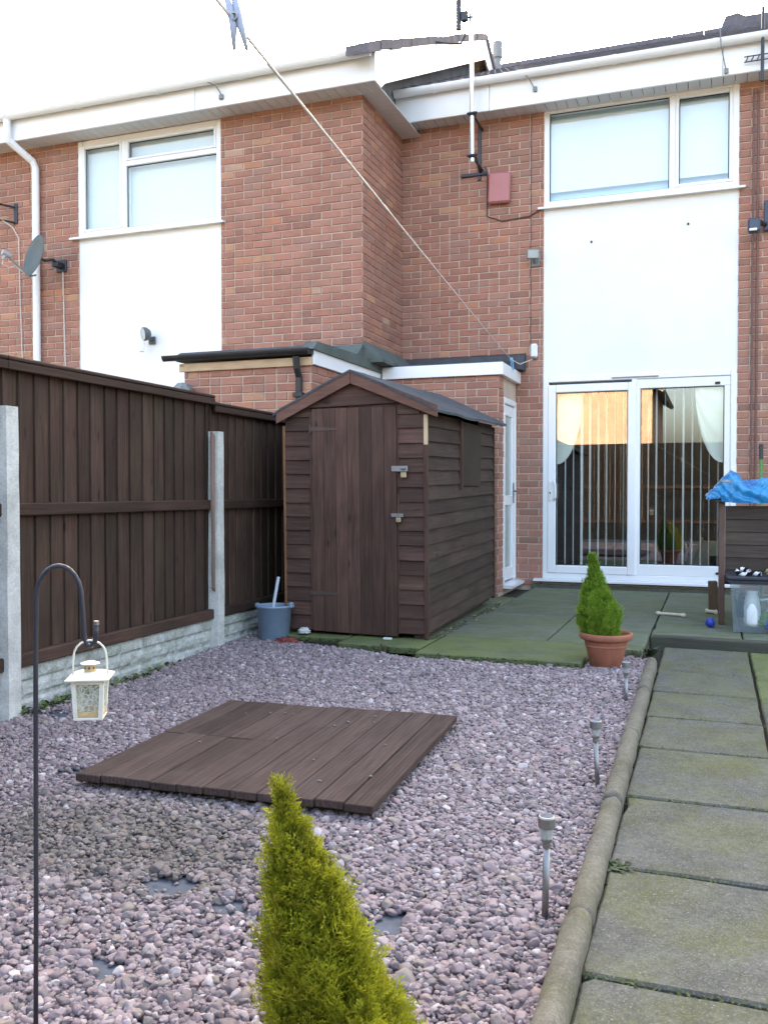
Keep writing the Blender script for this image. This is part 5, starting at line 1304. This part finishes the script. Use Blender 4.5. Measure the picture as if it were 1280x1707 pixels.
crumple('dark_toy', (.195, 7.09, .24), (.032, .03, .12), plain('toy_slate', (.06, .09, .13), .6, var=.4, scale=25), 'tall dark blue toy at the left inside the clear tub', 'toy', 37, 2.5, .5)
crumple('yellow_toy', (.50, 7.08, .25), (.07, .035, .07), plain('toy_yellow', (.42, .42, .14), .5, var=.3, scale=25), 'yellow green soft toy at the right inside the clear tub', 'toy', 41, 2.5, .5)
b = MB(); lathe(b, [(.05*math.cos(R(q)), .05*math.sin(R(q))) for q in range(-90, 91, 15)], (.385, 7.085, .16), 18); single('toy_ball', b, plain('toy_ball_blue', (.04, .08, .36), .4), 'dark blue ball at the bottom of the clear tub', 'ball', (.45, 7.08, .12), smooth=True)
# rope toy on lid
def rope():
    b = MB(); T = []; n, m_ = 60, 8; V = []; Fc = []
    P = []
    for i in range(n+1):
        s_ = i/n
        if s_ < .72: a = s_/.72*2*math.pi*.98 + .6; P.append(Vector((.205 + .042*math.cos(a), 7.09 + .035*math.sin(a), .534 + .016*math.sin(a))))
        else: q = (s_-.72)/.28; P.append(Vector((.24 + .085*q, 7.07 - .02*q, .528 - .005*q)))
    for i, p in enumerate(P):
        d = (P[min(i+1, n)] - P[max(i-1, 0)]).normalized(); a_ = d.cross(Vector((0, 0, 1))).normalized(); u = a_.cross(d)
        for k in range(m_):
            an = 2*math.pi*k/m_ + i*.5; V.append(p + (a_*math.cos(an) + u*math.sin(an))*(.017 if k % 4 < 2 else .0135))
    for i in range(n):
        for k in range(m_): Fc.append((i*m_+k, i*m_+(k+1) % m_, (i+1)*m_+(k+1) % m_, (i+1)*m_+k)); T.append(0.0 if (k % 8 < 4) else 1.0)
    b.v = V; b.f = Fc; b.t = T; k = NT('striped_rope', .9, .1)
    k.bs('Base Color', k.ramp(k.n('ShaderNodeAttribute', dict(attribute_name='tint')).outputs['Fac'], [(0, (.012, .012, .015)), (1, (.68, .68, .70))]))
    single('rope_toy', b, k.m, 'black and white twisted rope dog toy lying on the dark tub lid', 'rope toy', (.25, 7.1, .506))
rope()
crumple('yellow_cloth', (.43, 7.10, .53), (.06, .04, .035), plain('mustard_cloth', (.38, .33, .14), .8, var=.3, scale=40), 'mustard yellow crumpled cloth on the tub lid at right edge', 'cloth', 51, 2.6, .8)
b = MB(); lathe(b, [(.036*math.cos(R(q)), .036*math.sin(R(q))) for q in range(-90, 91, 12)], (-.02, 7.25, .126), 20); bl = single('ball', b, plain('blue_rubber', (.02, .05, .36), .4, var=.25, scale=50), 'small blue rubber ball on the patio beside the tub', 'ball', (-.02, 7.25, .09), smooth=True)
def bone(x, y, L, rz, lab, r=.014):
    M = Matrix.Translation((x, y, .09 + r*1.1)) @ Matrix.Rotation(rz, 4, 'Z'); b = MB()
    tube(b, [M @ Vector((-L/2, 0, 0)), M @ Vector((-L*.42, 0, 0)), M @ Vector((-L*.3, 0, 0)), M @ Vector((L*.3, 0, .002)), M @ Vector((L*.42, 0, 0)), M @ Vector((L/2, 0, 0))], [r*.9, r*1.3, r*.85, r*.85, r*1.35, r*.9], 10)
    single('chew_bone', b, plain('rawhide%d' % int(L*1000), (.55, .50, .38), .7, var=.12, scale=40), lab, 'dog chew', (x, y, .09), smooth=True)
bone(-.33, 7.80, .25, R(-18), 'long pale rawhide chew bone lying on the patio'); bone(-.015, 8.05, .11, R(-40), 'short pale rawhide chew piece beside the hutch leg', .018)

# ------------------------------------------------------------------ behind the camera: back fence and the house opposite (seen mirrored in the patio door)
t = thing('back_fence', 'dark board fence across the bottom of the garden behind the camera', 'fence', (-1, -2.2, 0))
b = MB(); x = -4.5
while x < 4.5: box(b, x, x + .118, -2.2 + rng.uniform(0, .004), -2.18, 0, 2.25, .002); x += .122
part('boards', b, wood('creosoted_wood', (.005, .005, .005), (.013, .011, .010), 'Z'), t, kind='stuff')
b = MB(); box(b, -4.5, 4.5, -2.18, -2.14, .4, .47); box(b, -4.5, 4.5, -2.18, -2.14, 1.2, 1.27); part('rail', b, FENCE_Y, t)
t = thing('opposite_house', 'sunlit orange brick gabled house seen mirrored in the patio door glass', 'house', (-6.2, -18, 0))
SB = NT('sunlit_brick', .85, .2); bt = SB.n('ShaderNodeTexBrick', Vector=SB.co('Object', (1, 1, 1), False), Scale=4.4)
for k_, v_ in (('Color1', (.33, .215, .155, 1)), ('Color2', (.20, .125, .095, 1)), ('Mortar', (.5, .42, .34, 1)), ('Mortar Size', .012), ('Brick Width', 1.0), ('Row Height', .34)): bt.inputs[k_].default_value = v_
tcr = SB.n('ShaderNodeTexCoord').outputs['Object']; sx_ = SB.n('ShaderNodeSeparateXYZ', Vector=tcr); cb = SB.n('ShaderNodeCombineXYZ', X=sx_.outputs[0], Y=sx_.outputs[2]); SB.t.links.new(cb.outputs[0], bt.inputs['Vector']); SB.bs('Base Color', bt.outputs['Color'])
b = MB(); prism(b, [(-10.2, -.03), (-2.35, -.03), (-2.35, 5.3), (-6.25, 7.6), (-10.2, 5.3)], 1, -26, -18); part('wall', b, SB.m, t)
b = MB(); prism(b, [(-10.6, 5.1), (-6.25, 7.65), (-6.25, 7.8), (-10.7, 5.2)], 1, -26.2, -17.8); prism(b, [(-1.95, 5.1), (-6.25, 7.65), (-6.25, 7.8), (-1.85, 5.2)], 1, -26.2, -17.8); part('roof', b, TILE, t)
for x0, x1, z0, z1 in ((-9.5, -8.0, 3.2, 4.5), (-9.5, -8.0, .9, 2.2)):
    b = MB(); box(b, x0, x1, -18.0, -17.94, z0, z1, .01); wv_ = part('window', b, UPVC, t)
    b = MB(); box(b, x0+.08, x1-.08, -17.938, -17.93, z0+.08, z1-.08); part('pane', b, plain('far_pane', (.10, .12, .14), .1, .6), wv_)
